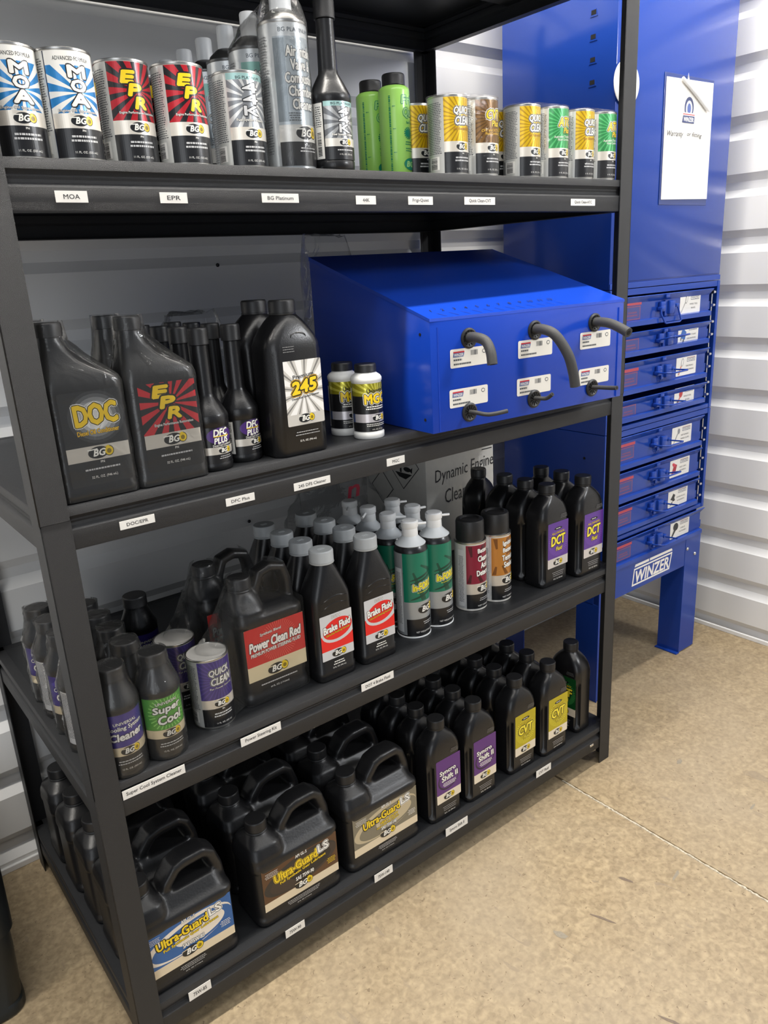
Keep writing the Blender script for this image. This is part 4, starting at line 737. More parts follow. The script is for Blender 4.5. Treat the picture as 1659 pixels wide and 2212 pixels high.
def rect3(cx, cy, hw, hd, z, c=0.012): return [(cx + sx * (hw - a), cy + sy * (hd - b), z) for sx in (-1, 1) for sy in (-1, 1) for a, b in ((0, c), (c, 0), (c * .3, c * .3))]
def loftfilm(rows, cx, cy, z0, infl=0.0012, amp=0.0012, seed=0.0, top=True):
    """film skin that follows a bottle: rows z,hw,hd,c,cx"""
    b = bmesh.new(); rings = []; zz = []
    for r0, r1 in zip(rows[:-1], rows[1:]):
        n = max(1, int((r1[0] - r0[0]) / 0.008))
        for k in range(n): zz.append([r0[i] + (r1[i] - r0[i]) * k / n for i in range(5)])
    zz.append(list(rows[-1]))
    for z, hw, hd, c, ox_ in zz:
        rr = []
        for p in rsec(hw + infl, hd + infl, z, min(c + infl, hw + infl, hd + infl), ox_):
            v = Vector(p); nn = noise.noise(v * 60 + Vector((seed, 0, 0))) * amp; f = 1 + nn / max(hw, .01)
            rr.append((cx + ox_ + (v.x - ox_) * f, cy + v.y * f, z0 + z + (0.0008 * nn / max(amp, 1e-4) if 0.01 < z < 0.2 else 0)))
        rings.append(rr)
    loft(b, rings, False, top); return b
def film_obj(bms, label, group=None):
    bm = bmesh.new()
    for b in bms:
        me = bpy.data.meshes.new('x'); b.to_mesh(me); b.free(); bm.from_mesh(me); bpy.data.meshes.remove(me)
    o = part('shrink_film', bm, FILM, None, 60); tag(o, label, 'shrink film', group); return o
JR = [(.002, .0515, .0345, .013, 0), (.149, .0510, .0340, .014, 0), (.157, .0495, .0330, .016, -.001), (.166, .0440, .0310, .018, -.005), (.176, .0370, .028, .018, -.0105), (.188, .0290, .0240, .018, -.0165), (.205, .0205, .0205, .018, -.0240), (.2292, .0190, .0190, .018, -.0255)]
film_obj([loftfilm(JR, 0.0880, 0.0440, t3, seed=1), loftfilm(JR, 0.1915, 0.0440, t3, seed=2), loftfilm(JR, 0.0880, 0.126, t3, seed=3), loftfilm(JR, 0.1915, 0.126, t3, seed=4)], 'clear crinkled shrink film around the DOC and EPR jugs')
BR_ = [(.002, .0325, .0325, .0325, 0), (.114, .0325, .0325, .0325, 0), (.122, .0310, .0310, .031, 0), (.136, .0258, .0258, .0258, 0), (.150, .0212, .0212, .0212, 0), (.1700, .0208, .0208, .0208, 0)]
film_obj([loftfilm(BR_, 0.0625, 0.036, t4, seed=5), loftfilm(BR_, 0.1265, 0.037, t4, seed=6)], 'clear shrink film around the nearest purple and green coolant bottles')
for k in range(4): film_obj([loftfilm(BR_, 0.1095, 0.101 + 0.0635 * k, t4, amp=.003, seed=7 + k)], 'crinkled clear film on the coolant bottle %s behind the green one' % ['first', 'second', 'third', 'fourth'][k])
for k in range(4): film_obj([loftfilm(BR_, 0.0445, 0.140 + 0.0655 * k, t4, amp=.004, seed=17 + k)], 'crinkled clear film on the left coolant column, %s bottle' % ['nearest', 'second', 'third', 'farthest'][k])
for (jx, jy, cx_, cy_, lb) in ((0.3375, 0.090, 0.2215, 0.063, 'clear shrink film joining the front purple can and the front red label jug'), (0.322, 0.190, 0.2045, 0.150, 'clear shrink film joining the rear purple can and the rear red label jug')):
    nx = jx - .0635 + .030; hump = []
    for u, zz in ((nx + .012, .214), (nx + .034, .2185), (nx + .055, .2325), (nx + .078, .2265), (jx + .054, .196), (jx + .056, .162)):
        hump += [(u, jy - .0175, t4 + zz), (u, jy + .0175, t4 + zz)]
    mx_, my_ = cx_ + .45 * (nx - cx_), cy_ + .45 * (jy - cy_)
    film('shrink_film', [rect3(jx, jy, .0645, .045, t4 + .162) + rect3(jx, jy, .0645, .045, t4 + .002), ring(nx, jy, t4 + .2195, .0200) + ring(nx, jy, t4 + .195, .0205) + rect3(nx, jy, .029, .034, t4 + .163), hump + [(nx, jy - .017, t4 + .165), (nx, jy + .017, t4 + .165)],
                         ring(nx - .006, jy, t4 + .214, .013) + ring(nx - .02, jy, t4 + .120, .020) + ring(mx_, my_, t4 + .148, .022) + ring(mx_, my_, t4 + .004, .026), ring(mx_, my_, t4 + .146, .021) + ring(cx_ + .01, cy_ + .004, t4 + .1232, .024) + ring(mx_, my_, t4 + .004, .026) + ring(cx_ + .01, cy_, t4 + .004, .026),
                         ], lb, 'shrink film', amp=.0022, m=FILMK)
    film_obj([loftfilm([(.002, .0335, .0335, .0335, 0), (.1215, .0335, .0335, .0335, 0)], cx_, cy_, t4, infl=.0008, amp=.0005, seed=jx, top=False)], lb.replace('joining', 'sleeve on').replace(' and the front red label jug', '').replace(' and the rear red label jug', ''))
film('shrink_film', [ring(.449, .047, t2 + .243, .017) + ring(.449, .047, t2 + .205, .026) + ring(.449, .047, t2 + .190, .0345) + ring(.449, .047, t2 + .001, .0345), ring(.449, .047, t2 + .225, .013) + ring(.441, .123, t2 + .205, .012) + ring(.441, .123, t2 + .172, .0335) + ring(.441, .123, t2 + .10, .0335)], 'clear shrink film over the two nearest silver aerosols', 'shrink film', amp=.003)
film('shrink_film', [ring(0.948, .050, t2 + .1226, .0340) + ring(1.018, .043, t2 + .1226, .0340) + ring(.948, .050, t2 + .001, .0340) + ring(1.018, .043, t2 + .001, .0340)], 'clear film around the left yellow and green can pair', 'shrink film', m=FILM2)
film('shrink_film', [ring(1.091, .040, t2 + .1226, .0340) + ring(1.160, .040, t2 + .1226, .0340) + ring(1.091, .040, t2 + .001, .0340) + ring(1.160, .040, t2 + .001, .0340)], 'clear film around the right yellow and green can pair', 'shrink film', m=FILM2)
film('shrink_film', [ring(.762, .048, t2 + .1226, .0340) + ring(.829, .042, t2 + .1226, .0340) + ring(.762, .048, t2 + .001, .0340) + ring(.829, .042, t2 + .001, .0340)], 'clear film around the yellow can and the brown can', 'shrink film', m=FILM2)
def bag(name, x0, x1, y0, y1, z0, z1, seed, label):
    bm = bmesh.new(); rings = []; nz_ = 22; n = 48
    for k in range(nz_ + 1):
        f = k / nz_; z = z0 + (z1 - z0) * f; s = 1 - 0.30 * f ** 2; rr = []; sq = max(0.15, 1 - f ** 3 * .75)
        for i in range(n):
            a_ = 2 * PI * i / n; nn = noise.noise(Vector((math.cos(a_) * 1.7 + seed, math.sin(a_) * 1.7, f * 3.5))) + .6 * abs(noise.noise(Vector((math.cos(a_) * 5 + seed, math.sin(a_) * 5, f * 7)))); q = s * (1 + .22 * nn)
            rr.append(((x0 + x1) / 2 + (x1 - x0) / 2 * math.copysign(abs(math.cos(a_)) ** .7, math.cos(a_)) * q, (y0 + y1) / 2 + (y1 - y0) / 2 * math.sin(a_) * q * sq, z + .008 * nn * (0.1 < f)))
        rings.append(rr)
    loft(bm, rings, True, True); o = part(name, bm, BAGM, None, 70); tag(o, label, 'plastic bag'); return o
bag('plastic_bag', 0.700, 0.850, 0.40, 0.50, t3 + .0005, 1.285, 2.0, 'large clear crumpled plastic bag standing behind the blue hose box')
bag('plastic_bag', 0.36, 0.50, 0.36, 0.50, t3 + .0005, 1.15, 5.0, 'clear crumpled plastic bag behind the long neck bottles')
o = bag('plastic_bag', 0.62, 0.86, 0.36, 0.52, t4 + .0005, 0.785, 8.0, 'clear plastic bag with red marker lettering beside the white carton')
a = Art(); a.text('n', 0, 0, .026, ink('#c02a4a'), wd=.03, bold=.02, slant=.3, rot=.1); a.build('lettering', o, flat(.735, .742, .352))
# ------------------------------------------------------------------ carton
cx0, cx1, cy0, cy1, cz1 = 0.942, 1.172, 0.345, 0.585, t4 + 0.30
ct = thing('shipping_carton', 'white shipping carton with hazard symbols and handwriting on the fourth shelf', 'carton', ((cx0 + cx1) / 2, (cy0 + cy1) / 2, t4))
hx, hy = (cx1 - cx0) / 2, (cy1 - cy0) / 2; part('carton_body', box(-hx, hx, -hy, hy, 0.0002, cz1 - t4, .0025), CARD, ct, 30)
bm = bmesh.new(); bx(bm, -hx - .0004, hx + .0004, -.03, .03, cz1 - t4 - .05, cz1 - t4 + .0006); part('packing_tape', bm, mat('clear_tape', (.55, .52, .45), .25), ct)
MK = ink('#2c2c30', .6); a = Art(); a.text('Dynamic Engine', .014, .203, .040, MK, wd=.200, bold=-.010, slant=.1, rot=.05); a.text('Cleaner', -.004, .150, .036, MK, wd=.104, bold=-.010, slant=.1, rot=.06)
a.text('NET VOLUME', -.058, .262, .0065, MK, wd=.060, bold=.0)
for q in (0, 1): a.rect(.076 + q * .019, .084 + q * .019, .248, .290, BK)
a.rect(.072, .108, .240, .2425, BK); a.build('writing', ct, flat(0, 0, -hy - .0005))
a = Art(); lw = .0022
def diamond(a, cx, cy, r, inner=True):
    a.poly([(cx - r, cy), (cx, cy - r), (cx + r, cy), (cx, cy + r)], BK); r2 = r - .003; a.poly([(cx - r2, cy), (cx, cy - r2), (cx + r2, cy), (cx, cy + r2)], CARD)
diamond(a, .035, .225, .062); diamond(a, -.050, .155, .045); diamond(a, -.055, .262, .03)
a.poly([(.005, .205), (.070, .205), (.045, .190), (.020, .194)], BK); a.ell(.052, .216, .014, .006, BK); a.poly([(.060, .214), (.072, .224), (.070, .208)], BK); a.poly([(.024, .206), (.031, .206), (.030, .245), (.026, .245)], BK)
a.poly([(.028, .228), (.042, .240), (.040, .244), (.027, .234)], BK); a.poly([(.027, .232), (.012, .246), (.014, .249), (.030, .238)], BK); a.poly([(.026, .240), (.032, .258), (.035, .256), (.030, .240)], BK)
a.ell(-.040, .218, .0125, .0165, BK); a.ell(-.040, .218, .0110, .0150, CARD); a.text('u', -.040, .223, .006, BK, bold=.03); a.text('n', -.040, .213, .006, BK, bold=.03)
a.text('4G/Z12.8/S/24', -.082, .2225, .0072, BK, wd=.052, bold=.02); a.text('USA/+CA0544', -.080, .212, .0072, BK, wd=.048, bold=.02)
for q in (0, 1): a.rect(-.105 + q * .014, -.099 + q * .014, .240, .275, BK)
a.rect(-.109, -.082, .234, .236, BK); a.build('hazard_print', ct, lambda u, v, h: (-hx - .0005 - h, u * -1.0, v))
# ------------------------------------------------------------------ blue hose box
th = math.atan2(.029, .479); hb = thing('hose_dispenser_box', 'bright blue sloped steel hose dispenser box with six rubber hoses', 'dispenser box', (0.6255, -0.0435, t3 + .0003), -th)
BW, BD, BF, BR = 0.480, 0.372, 0.187, 0.297
bm = bmesh.new()
def yzp(x0, x1, pts, mi=0): loft(bm, [[(x0, y, z) for y, z in pts], [(x1, y, z) for y, z in pts]], True, True, mi)
yzp(0.0, BW, [(0, 0), (BD, 0), (BD, BR), (0, BF)]); bmesh.ops.recalc_face_normals(bm, faces=bm.faces)
bmesh.ops.bevel(bm, geom=bm.edges[:], offset=.0012, segments=2, profile=.5, affect='EDGES'); part('body', bm, BLUE2, hb, 35)
bm = bmesh.new(); yzp(-.0006, BW + .0006, [(-.0010, BF - .0035), (-.0002, BF + .0014), (BD + .0004, BR + .0014), (BD + .0004, BR - .006), (.002, BF - .003)]); bmesh.ops.recalc_face_normals(bm, faces=bm.faces); part('lid_panel', bm, BLUE2, hb)
part('seam_flange', box(.014, .0155, -.0012, .0, .002, BF - .013), BLUE2, hb); part('seam_flange', box(BW - .0155, BW - .014, -.0012, .0, .002, BF - .013), BLUE2, hb)
for yy, zz in ((.026, .163), (.020, .022)):
    bm = bmesh.new(); lathe(bm, [(.0026, 0), (.0026, .0008)], 16); bmesh.ops.rotate(bm, verts=bm.verts, matrix=Matrix.Rotation(-PI / 2, 3, 'Y')); bmesh.ops.translate(bm, verts=bm.verts, vec=(-.0002, yy, zz)); part('rivet_hole', bm, DARK, hb)
sl = math.atan2(BR - BF, BD); a = Art(); mk = ink('#0a0f2a', .5)
for i in range(12):
    u = .028 + i * .0255; v = .030 + i * .0; a.text(str(i + 1), u, .034, .010, mk, bold=-.01, slant=.3); a.poly([(u + .002, .020), (u + .0032, .020), (u + .0125, .004), (u + .0113, .004)], mk)
a.build('handwritten_scale', hb, lambda u, v, h: (u, v * math.cos(sl) - (.0005 + h) * math.sin(sl), BF + .0016 + v * math.sin(sl) + (.0005 + h)))
def tagart():
    a = Art(); a.rect(0, .086, 0, .031, ink('#e9e5dc'), .003); a.rect(.007, .031, .0245, .0268, RD); a.poly([(.006, .0175), (.029, .0175), (.031, .0245), (.007, .0245)], ink('#5b6a9a')); a.text('WINZER', .0185, .021, .0044, WT, wd=.020, bold=.02, slant=.15)
    a.bars(.045, .061, .018, .0265, DT, 12, 4); a.ell(.075, .0225, .0042, .0036, DT); a.ell(.075, .0225, .0030, .0024, ink('#e9e5dc')); a.fine(.016, .0115, .020, 1, DT, .003, .0028, 5); a.fine(.026, .0045, .040, 1, DT, .003, .0028, 6); return a
HO = [((.0815, .1508), [(0, -.018, .002), (0.004, -.038, -.004), (.002, -.052, -.020), (0, -.058, -.040)], .0085), ((.2370, .1505), [(0, -.020, .002), (.006, -.044, -.008), (.018, -.062, -.040), (.026, -.068, -.072), (.030, -.070, -.098)], .0090), ((.3956, .1510), [(0, -.020, .001), (.0, -.045, -.003), (-.003, -.082, -.016)], .0088),
      ((.0800, .0262), [(0, -.016, .001), (.010, -.040, -.001), (.040, -.052, .002)], .0036), ((.2357, .0280), [(0, -.012, .002), (.004, -.028, .003), (.004, -.042, .012)], .0036), ((.3929, .0280), [(0, -.014, .002), (.002, -.040, .003), (.0, -.060, .005)], .0040)]
LB = [(.0400, .1045), (.1955, .1040), (.3560, .1038), (.0365, .0380), (.1925, .0375), (.3545, .0358)]
for i, ((hx_, hz_), pth, hr) in enumerate(HO):
    bm = bmesh.new(); n = 32; R = .0172 if i < 3 else .0165
    lathe(bm, [(R, 0), (R, .0022), (R - .003, .0036), (R - .005, .0022), (hr + .001, .0014)], n)
    for k in range(12):
        a_ = 2 * PI * k / 12; vs = bx(bm, hr + .001, R - .003, -.0006, .0006, .001, .0030); bmesh.ops.rotate(bm, verts=vs, cent=(0, 0, 0), matrix=Matrix.Rotation(a_, 3, 'Z'))
    bmesh.ops.rotate(bm, verts=bm.verts, matrix=Matrix.Rotation(PI / 2, 3, 'X')); bmesh.ops.translate(bm, verts=bm.verts, vec=(hx_, -.0002, hz_)); g = part('grommet', bm, CAPB, hb, 40)
    P = [Vector((hx_, .012, hz_))] + [Vector((hx_ + a_, b_, hz_ + c_)) for a_, b_, c_ in pth]
    sm = []                        # Catmull-Rom through the bends
    for k in range(len(P) - 1):
        p0, p1, p2, p3 = P[max(k - 1, 0)], P[k], P[k + 1], P[min(k + 2, len(P) - 1)]
        for j in range(6):
            t_ = j / 6; sm.append(0.5 * ((2 * p1) + (p2 - p0) * t_ + (2 * p0 - 5 * p1 + 4 * p2 - p3) * t_ * t_ + (3 * p1 - p0 - 3 * p2 + p3) * t_ ** 3))
    sm.append(P[-1]); bm = bmesh.new(); tube(bm, sm, hr, 18, 0, True)
    d = (sm[-1] - sm[-2]).normalized(); tube(bm, [sm[-1] - d * .001, sm[-1] + d * .0003], hr * .52, 16, 1)
    o = part('hose', bm, [RUBBER, DARK], None, 45); o.parent = hb
    ta = tagart(); lx, lz = LB[i]; ta.build('part_sticker', hb, flat(lx, lz, -.0006))
# ------------------------------------------------------------------ blue cabinet stack
CX0, CX1, CYF, CYB = 1.402, 1.905, 0.176, 0.522
def hole(bm, x, y, z, r=.003):
    b = bmesh.new(); lathe(b, [(r, 0), (r, .001)], 14); bmesh.ops.rotate(b, verts=b.verts, matrix=Matrix.Rotation(-PI / 2, 3, 'Y')); bmesh.ops.translate(b, verts=b.verts, vec=(x, y, z)); me = bpy.data.meshes.new('x'); b.to_mesh(me); b.free(); bm.from_mesh(me); bpy.data.meshes.remove(me)
uc = thing('tall_cabinet', 'tall plain blue steel cabinet with a paper sheet hung on its front', 'cabinet', ((CX0 + CX1) / 2, (CYF + CYB) / 2, 1.131)); ox, oy = (CX0 + CX1) / 2, (CYF + CYB) / 2; hx, hy = (CX1 - CX0) / 2, (CYB - CYF) / 2
part('carcass', box(-hx, hx, -hy + .002, hy, 0.0003, .95, .0025), BLUE, uc, 30); part('front_panel', box(-hx + .012, hx - .006, -hy - .001, -hy + .004, .018, .945, .0015), BLUE, uc, 30); part('bottom_rail', box(-hx, hx, -hy - .0005, -hy + .006, .0005, .014, .001), BLUE, uc)
for z in (1.730, 1.682, 1.636, 1.590):
    bm = bmesh.new(); s = .0105; dz = z - 1.131; loft(bm, [[(-hx - .0004, .242 - oy - s, dz - .008), (-hx - .0004, .242 - oy + s, dz - .008), (-hx - .0004, .242 - oy + s * .6, dz + .007), (-hx - .0004, .242 - oy - s * .6, dz + .007)], [(-hx - .0016, .242 - oy - s, dz - .008), (-hx - .0016, .242 - oy + s, dz - .008), (-hx - .0016, .242 - oy + s * .6, dz + .007), (-hx - .0016, .242 - oy - s * .6, dz + .007)]])
    bx(bm, -hx - .0022, -hx - .0002, .242 - oy - s * .62, .242 - oy + s * .62, dz - .004, dz + .005, 0, 1); bmesh.ops.recalc_face_normals(bm, faces=bm.faces); part('shelf_slot', bm, [BLUE, DARK], uc)
sh = thing('pocket_sheet', 'white handwritten sheet in a clear blue edged sleeve on the tall cabinet', 'paper sheet', (1.693, CYF - .0022, 1.336))
part('sleeve', box(-.109, .107, -.001, .0005, -.012, .280, .0006), mat('dark_blue_sleeve', (.02, .045, .2), .25), sh)
bm = bmesh.new(); loft(bm, [[(-.103, -.0032, 0), (.105, -.0032, .003), (.101, -.0032, .273), (-.104, -.0032, .270)], [(-.103, -.0016, 0), (.105, -.0016, .003), (.101, -.0016, .273), (-.104, -.0016, .270)]]); bmesh.ops.recalc_face_normals(bm, faces=bm.faces); o = part('paper', bm, PAPER, sh)
a = Art(); nv = ink('#2c3a6b'); lk = ink('#2a2a30'); a.ell(-.004, .210, .020, .024, nv); a.ell(-.004, .208, .014, .018, WT); a.ell(-.004, .208, .0085, .012, ink('#4a5fa0')); a.rect(-.026, .020, .183, .199, PAPER); a.rect(-.029, .022, .194, .1960, RD); a.poly([(-.032, .176), (.021, .176), (.022, .192), (-.028, .192)], nv); a.text('WINZER', -.004, .184, .0095, WT, wd=.044, bold=.02, slant=.15)
a.text('Warranty', -.060, .148, .016, lk, wd=.070, bold=.0, slant=.35, rot=.02); a.text('or fitting', .026, .150, .013, lk, wd=.066, bold=.0, slant=.35, rot=-.02); a.build('writing', o, flat(0, 0, -.0035))
pk = part('pen_clip', bmesh.new(), CAPW, sh); bm = bmesh.new(); tube(bm, [(-.045, -.008, .272), (-.040, -.008, .268), (.020, -.008, .240), (.072, -.008, .212), (.082, -.008, .206)], [.003, .0042, .0046, .0046, .0016], 12); pk.data = mesh(bm, 'pen', CAPW, True); pk.name = 'pen'
bm = bmesh.new(); loft(bm, [[(-.022, -.0042, .262), (-.006, -.0042, .262), (-.016, -.0042, .286)], [(-.022, -.0038, .262), (-.006, -.0038, .262), (-.016, -.0038, .286)]]); part('tape_corner', bm, FILM, sh)
bm = bmesh.new(); lathe(bm, [(.047, 0), (.048, .0015), (.046, .003)], 40); bmesh.ops.rotate(bm, verts=bm.verts, matrix=Matrix.Rotation(PI / 2, 3, 'X'))
o = part('round_notice', bm, PAPER, None, 40); o.location = (1.4345, CYF - .0016, 1.579); tag(o, 'white round notice on the tall cabinet, almost hidden behind the right front post', 'notice')
# drawer racks
def drawer_rack(z0, z1, lines, label, nd):
    t = thing('drawer_rack', label, 'drawer cabinet', (ox, oy, z0)); H = z1 - z0
    part('side_panel', box(-hx, -hx + .004, -hy, hy, .0003, H - .0003, .001), BLUE, t); part('side_panel', box(hx - .004, hx, -hy, hy, .0003, H - .0003, .001), BLUE, t); part('back_panel', box(-hx + .004, hx - .004, hy - .004, hy, .0003, H - .0003), BLUE, t)
    part('top_panel', box(-hx + .004, hx - .004, -hy, hy - .004, H - .016, H - .0005, .001), BLUE, t); part('bottom_panel', box(-hx + .004, hx - .004, -hy, hy - .004, .0005, .012, .001), BLUE, t)
    part('front_stile', box(-hx + .0005, -hx + .014, -hy - .0015, -hy + .001, .001, H - .001, .0006), BLUE, t); part('front_stile', box(hx - .012, hx - .0005, -hy - .0015, -hy + .001, .001, H - .001, .0006), BLUE, t)
    bm = bmesh.new(); hole(bm, -hx - .0002, .237 - oy, H * .32, .0035); hole(bm, -hx - .0002, .237 - oy, H * .12, .0035); hole(bm, -hx - .0002, .237 - oy, H * .78, .0035); part('bolt_hole', bm, DARK, t)
    bm = bmesh.new(); xx = hx - .026; tube(bm, [(xx, -hy + .006, .02), (xx, -hy + .006, H - .03)], .0022, 10)
    for zz in lines:
        for k in (.02, .055): tube(bm, [(xx - .002, -hy + .003, zz + k), (xx + .008, -hy + .003, zz + k)], .0045, 10)
    part('slide_rod', bm, CHROME, t, 40); return t
def drawer(t, z0, z1, icon, lines, wide=0.0, up=False, yo=0.0, oz=0.0, protruding=0.0):
    x0, x1 = -hx + .016, hx - .040 + wide; H = z1 - z0; d = part('drawer', bmesh.new(), BLUE, t); bm = bmesh.new(); yf = -hy + .006 - protruding
    loft(bm, [[(x0, y, z) for y, z in p] for p in [[(yf - .0105, z1 - .0015), (yf - .0095, z1 - .003), (yf, z1 - .0165), (yf, z0 + .0165), (yf - .010, z0 + .0145), (yf - .010, z0 + .0025), (yf, z0), (hy - .01, z0), (hy - .01, z1 - .02), (yf + .004, z1 - .02), (yf - .0085, z1)]] * 2][:1] + [[(x1 + (0.006 if z > z1 - .01 else 0), y, z) for y, z in [(yf - .0105, z1 - .0015), (yf - .0095, z1 - .003), (yf, z1 - .0165), (yf, z0 + .0165), (yf - .010, z0 + .0145), (yf - .010, z0 + .0025), (yf, z0), (hy - .01, z0), (hy - .01, z1 - .02), (yf + .004, z1 - .02), (yf - .0085, z1)]]])
    bx(bm, x1 + .001, x1 + .010, yf + .002, yf + .005, z0 + .018, z0 + .040); bmesh.ops.recalc_face_normals(bm, faces=bm.faces); d.data = mesh(bm, 'drawer', BLUE, 30)
    zm = (z0 + z1) / 2 + .002; cx_ = -.005 + .0; bm = bmesh.new()
    bx(bm, cx_ - .030, cx_ - .008, yf - .010, yf, zm - .010, zm + .016, .003); bx(bm, cx_ + .006, cx_ + .032, yf - .013, yf, zm - .018, zm + .016, .003); bx(bm, cx_ - .007, cx_ + .005, yf - .006, yf, zm - .022, zm + .018, .001); bx(bm, cx_ + .034, cx_ + .050, yf - .014, yf, zm - .002, zm + .007, .002); bx(bm, cx_ - .036, cx_ - .020, yf - .016, yf, zm - .006, zm + .003, .002)
    bx(bm, cx_ - .012, cx_ + .004, yf - .012, yf - .004, z1 - .011, z1 - .003, .001); tube(bm, [(cx_ - .016, yf - .003, zm - .012), (cx_ - .010, yf - .004, zm - .026), (cx_ + .002, yf - .004, zm - .026), (cx_ + .010, yf - .003, zm - .014)], .0012, 8); part('latch', bm, BLUE, d, 40)
    bm = bmesh.new(); L = .040
    ang = {0: -1.35, 1: .25, 2: .02}[up]; c_, s_ = math.cos(ang), math.sin(ang)
    def hp(u, o_): return (u, yf - .012 - o_ * c_, zm + o_ * s_)
    tube(bm, [hp(cx_ - .034, 0), hp(cx_ - .037, L * .4), hp(cx_ - .027, L * .92), hp(cx_ - .022, L), hp(cx_ + .042, L), hp(cx_ + .050, L * .92), hp(cx_ + .045, L * .3), hp(cx_ + .043, 0)], .0022, 10); part('bail_handle', bm, BLUE, d, 60)
    a = Art(); s = .0515; sx, sz = .066 + wide * .5, (z0 + z1) / 2 - s / 2 + .003; wtk = ink('#e8e6e0'); a.rect(0, .100, 0, s, wtk, .003); a.rect(.052, .093, .0455, .0468, ink('#8c2f3c')); a.rect(.052, .093, .0355, .0445, ink('#3c4566')); a.rect(.0535, .0915, .0368, .0435, wtk); a.text('WINZER', .0725, .0402, .0050, ink('#3c4566'), wd=.034, bold=.01, slant=.1)
    for q, s_ in enumerate(lines): a.text(s_, .066, .0245 - q * .010, .0042, ink('#3c3c40'), wd=min(.044, .0042 * len(s_)), bold=.0)
    if icon == 'tie': a.poly([(.006, .004), (.0072, .004), (.030, .034), (.029, .035)], BK); a.ell(.032, .038, .0052, .0115, BK, rot=-.35); a.ell(.032, .038, .0040, .0102, wtk, rot=-.35)
    elif icon == 'fuse': a.poly([(.012, .026), (.022, .044), (.040, .032), (.034, .012), (.014, .018)], ink('#1f5fae')); a.poly([(.012, .012), (.016, .010), (.018, .018), (.013, .019)], DT); a.poly([(.022, .006), (.030, .008), (.030, .014), (.024, .014)], DT)
    elif icon == 'terminal': a.ell(.030, .036, .0060, .011, GR, rot=-.2); a.ell(.030, .036, .0042, .009, wtk, rot=-.2); a.poly([(.010, .003), (.016, .003), (.027, .026), (.022, .027)], ink('#c9806a'))
    elif icon == 'bulb': a.ell(.032, .034, .0085, .011, ink('#b82c2c'), rot=-.3); a.poly([(.014, .008), (.018, .006), (.031, .024), (.026, .027)], ink('#d0604c')); a.poly([(.008, .004), (.014, .004), (.020, .012), (.015, .015)], DT)
    elif icon == 'wire': a.ell(.034, .038, .006, .008, GR); a.poly([(.008, .004), (.010, .004), (.032, .032), (.029, .034)], GR)
    elif icon == 'red': a.poly([(.008, .010), (.022, .040), (.036, .034), (.026, .006)], ink('#a81f30')); a.ell(.020, .036, .010, .005, ink('#c9394a'), rot=-.5)
    elif icon == 'plug': a.poly([(.012, .024), (.020, .032), (.026, .040), (.036, .034), (.032, .026), (.036, .018), (.026, .016), (.022, .020)], BK); a.poly([(.010, .004), (.022, .010), (.024, .018), (.018, .014)], BK)
    else: a.ell(.028, .034, .013, .012, BK); a.poly([(.006, .006), (.012, .004), (.032, .026), (.022, .030)], BK)
    a.build('contents_sticker', d, flat(sx, sz, yf - .0005))
    a = Art(); rr = ink('#b23a4c'); pr = ink('#7a3d68'); a.rect(0, .070, .036, .044, rr); a.rect(0, .066, .000, .034, pr); a.rect(.003, .063, .003, .031, ink('#333d86')); a.fine(.032, .016, .046, 2, pr, .007, .004, 3); a.build('faded_red_print', d, flat(-hx + .072, (z0 + z1) / 2 - .020, yf - .0004))
    if not d.children: pass
    return d
ra = drawer_rack(0.7745, 1.1305, (.02, .10, .19, .27), 'blue drawer rack of four latched drawers directly under the tall cabinet', 4)
for z0, z1, ic, ln, up in ((.261, .336, 'tie', ('WIRE TIES', 'BLACK'), 0), (.186, .249, 'fuse', ('MINI ATC BLADE', 'FUSES LOW PROFILE'), 1), (.090, .175, 'terminal', ('TERMINALS', 'CRIMP SEALING'), 2), (.018, .078, 'bulb', ('MINIATURE', 'BULBS'), 2)): drawer(ra, z0, z1, ic, ln, 0, up)
rb = drawer_rack(0.4700, 0.7740, (.02, .10, .19), 'blue drawer rack of three latched drawers, lower of the two', 3)
for z0, z1, ic, ln, up in ((.196, .287, 'wire', ('RETAINERS', 'WIRE CLIPS'), 2), (.104, .190, 'red', ('RED CAPS', 'GROMMETS'), 1), (.016, .098, 'plug', ('DRAIN PLUGS', '& GASKETS'), 2)): drawer(rb, z0, z1, ic, ln, 0, up)
st = thing('cabinet_stand', 'blue steel stand with wide bottom drawer and white WINZER lettering on its apron', 'cabinet stand', (ox, oy, 0))
drawer(st, .386, .4692, 'knob', ('CABLES', 'FASTENERS'), .030, 2, protruding=.004)
part('apron', box(-hx + .004, hx - .080, -hy + .001, -hy + .004, .298, .384, .0008), BLUE, st); part('side_rail', box(-hx, -hx + .003, -hy + .02, hy, .298, .468), BLUE, st); part('side_rail', box(hx - .003, hx, -hy + .02, hy, .298, .468), BLUE, st); part('rear_rail', box(-hx, hx, hy - .003, hy, .298, .468), BLUE, st)
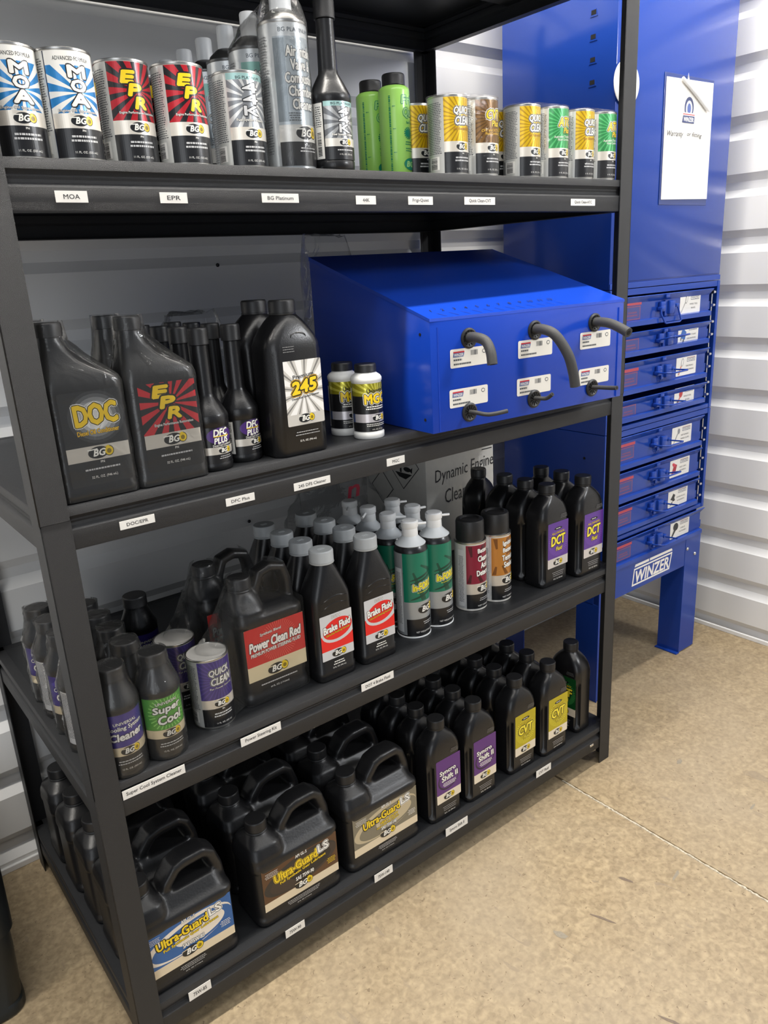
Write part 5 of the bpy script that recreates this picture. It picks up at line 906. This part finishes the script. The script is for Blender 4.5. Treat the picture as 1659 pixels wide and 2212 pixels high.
for sx, sy in ((-1, -1), (1, -1), (-1, 1), (1, 1)):
    bm = bmesh.new(); xa, xb = (hx - .082, hx) if sx > 0 else (-hx, -hx + .082); 
    if sx < 0 and sy < 0: xb = -hx + .030
    yy = -hy if sy < 0 else hy - .003; bx(bm, xa, xb, yy, yy + .003, 0.004, .384 if sy < 0 else .30, .0006); xi = xa if sx > 0 else xa; d0, d1 = (-hy + .003, -hy + .076) if sy < 0 else (hy - .076, hy - .003)
    bx(bm, xi, xi + .003, d0, d1, 0.0038, .300, .0006); bx(bm, xa - (.014 if sx > 0 else 0), xb, d0 - .003, d1, 0.0002, .0038, .0006) if False else bx(bm, xi - .014 * (sx > 0), xi + .003, d0 - .004, d1, 0.0002, .0040, .0006)
    part('leg', bm, BLUE, st)
for x_, z_ in ((hx - .074, .352), (hx - .030, .325), (-hx + .020, .318)):
    bm = bmesh.new(); lathe(bm, [(.0055, 0), (.0055, .002), (.004, .004), (.001, .005)], 14); bmesh.ops.rotate(bm, verts=bm.verts, matrix=Matrix.Rotation(PI / 2, 3, 'X')); bmesh.ops.translate(bm, verts=bm.verts, vec=(x_, -hy - .0002, z_)); part('bolt', bm, CHROME, st, True)
a = Art(); a.poly([(.010, .050), (.200, .050), (.196, .058), (.014, .058)][:4], WT); a.poly([(.0, -.006), (.188, -.006), (.200, .046), (.008, .046)], WT); a.poly([(.006, -.001), (.184, -.001), (.194, .041), (.012, .041)], BLUE); a.text('WINZER', .100, .0185, .034, WT, wd=.170, bold=.03, slant=.15); a.rect(.080, .084, .050, .058, BLUE)
a.build('lettering', st.children[1], flat(1.552 - ox, .318, -hy + .0007))
# ------------------------------------------------------------------ black tote at the left edge
tt = thing('storage_bin', 'black tapered plastic bin standing on the floor at the left edge', 'bin', (-0.293, 0.43, 0)); bm = bmesh.new()
loft(bm, [rsec(.172, .184, .0005, .03), rsec(.1765, .188, .004, .032), rsec(.1765, .188, .020, .032), rsec(.1735, .185, .024, .030), rsec(.178, .189, .125, .030), rsec(.178, .189, .26, .03)], True, False); part('body', bm, mat('black_bin_plastic', (.012, .015, .016), .4, 0, .1, 100), tt, 40)
bm = bmesh.new(); loft(bm, [rsec(.179, .190, .168, .03), rsec(.184, .195, .172, .032), rsec(.186, .197, .300, .032), rsec(.182, .193, .304, .03), rsec(.15, .16, .300, .03)]); part('lid', bm, mat('black_bin_lid', (.010, .012, .013), .38, 0, .1, 100), tt, 40)
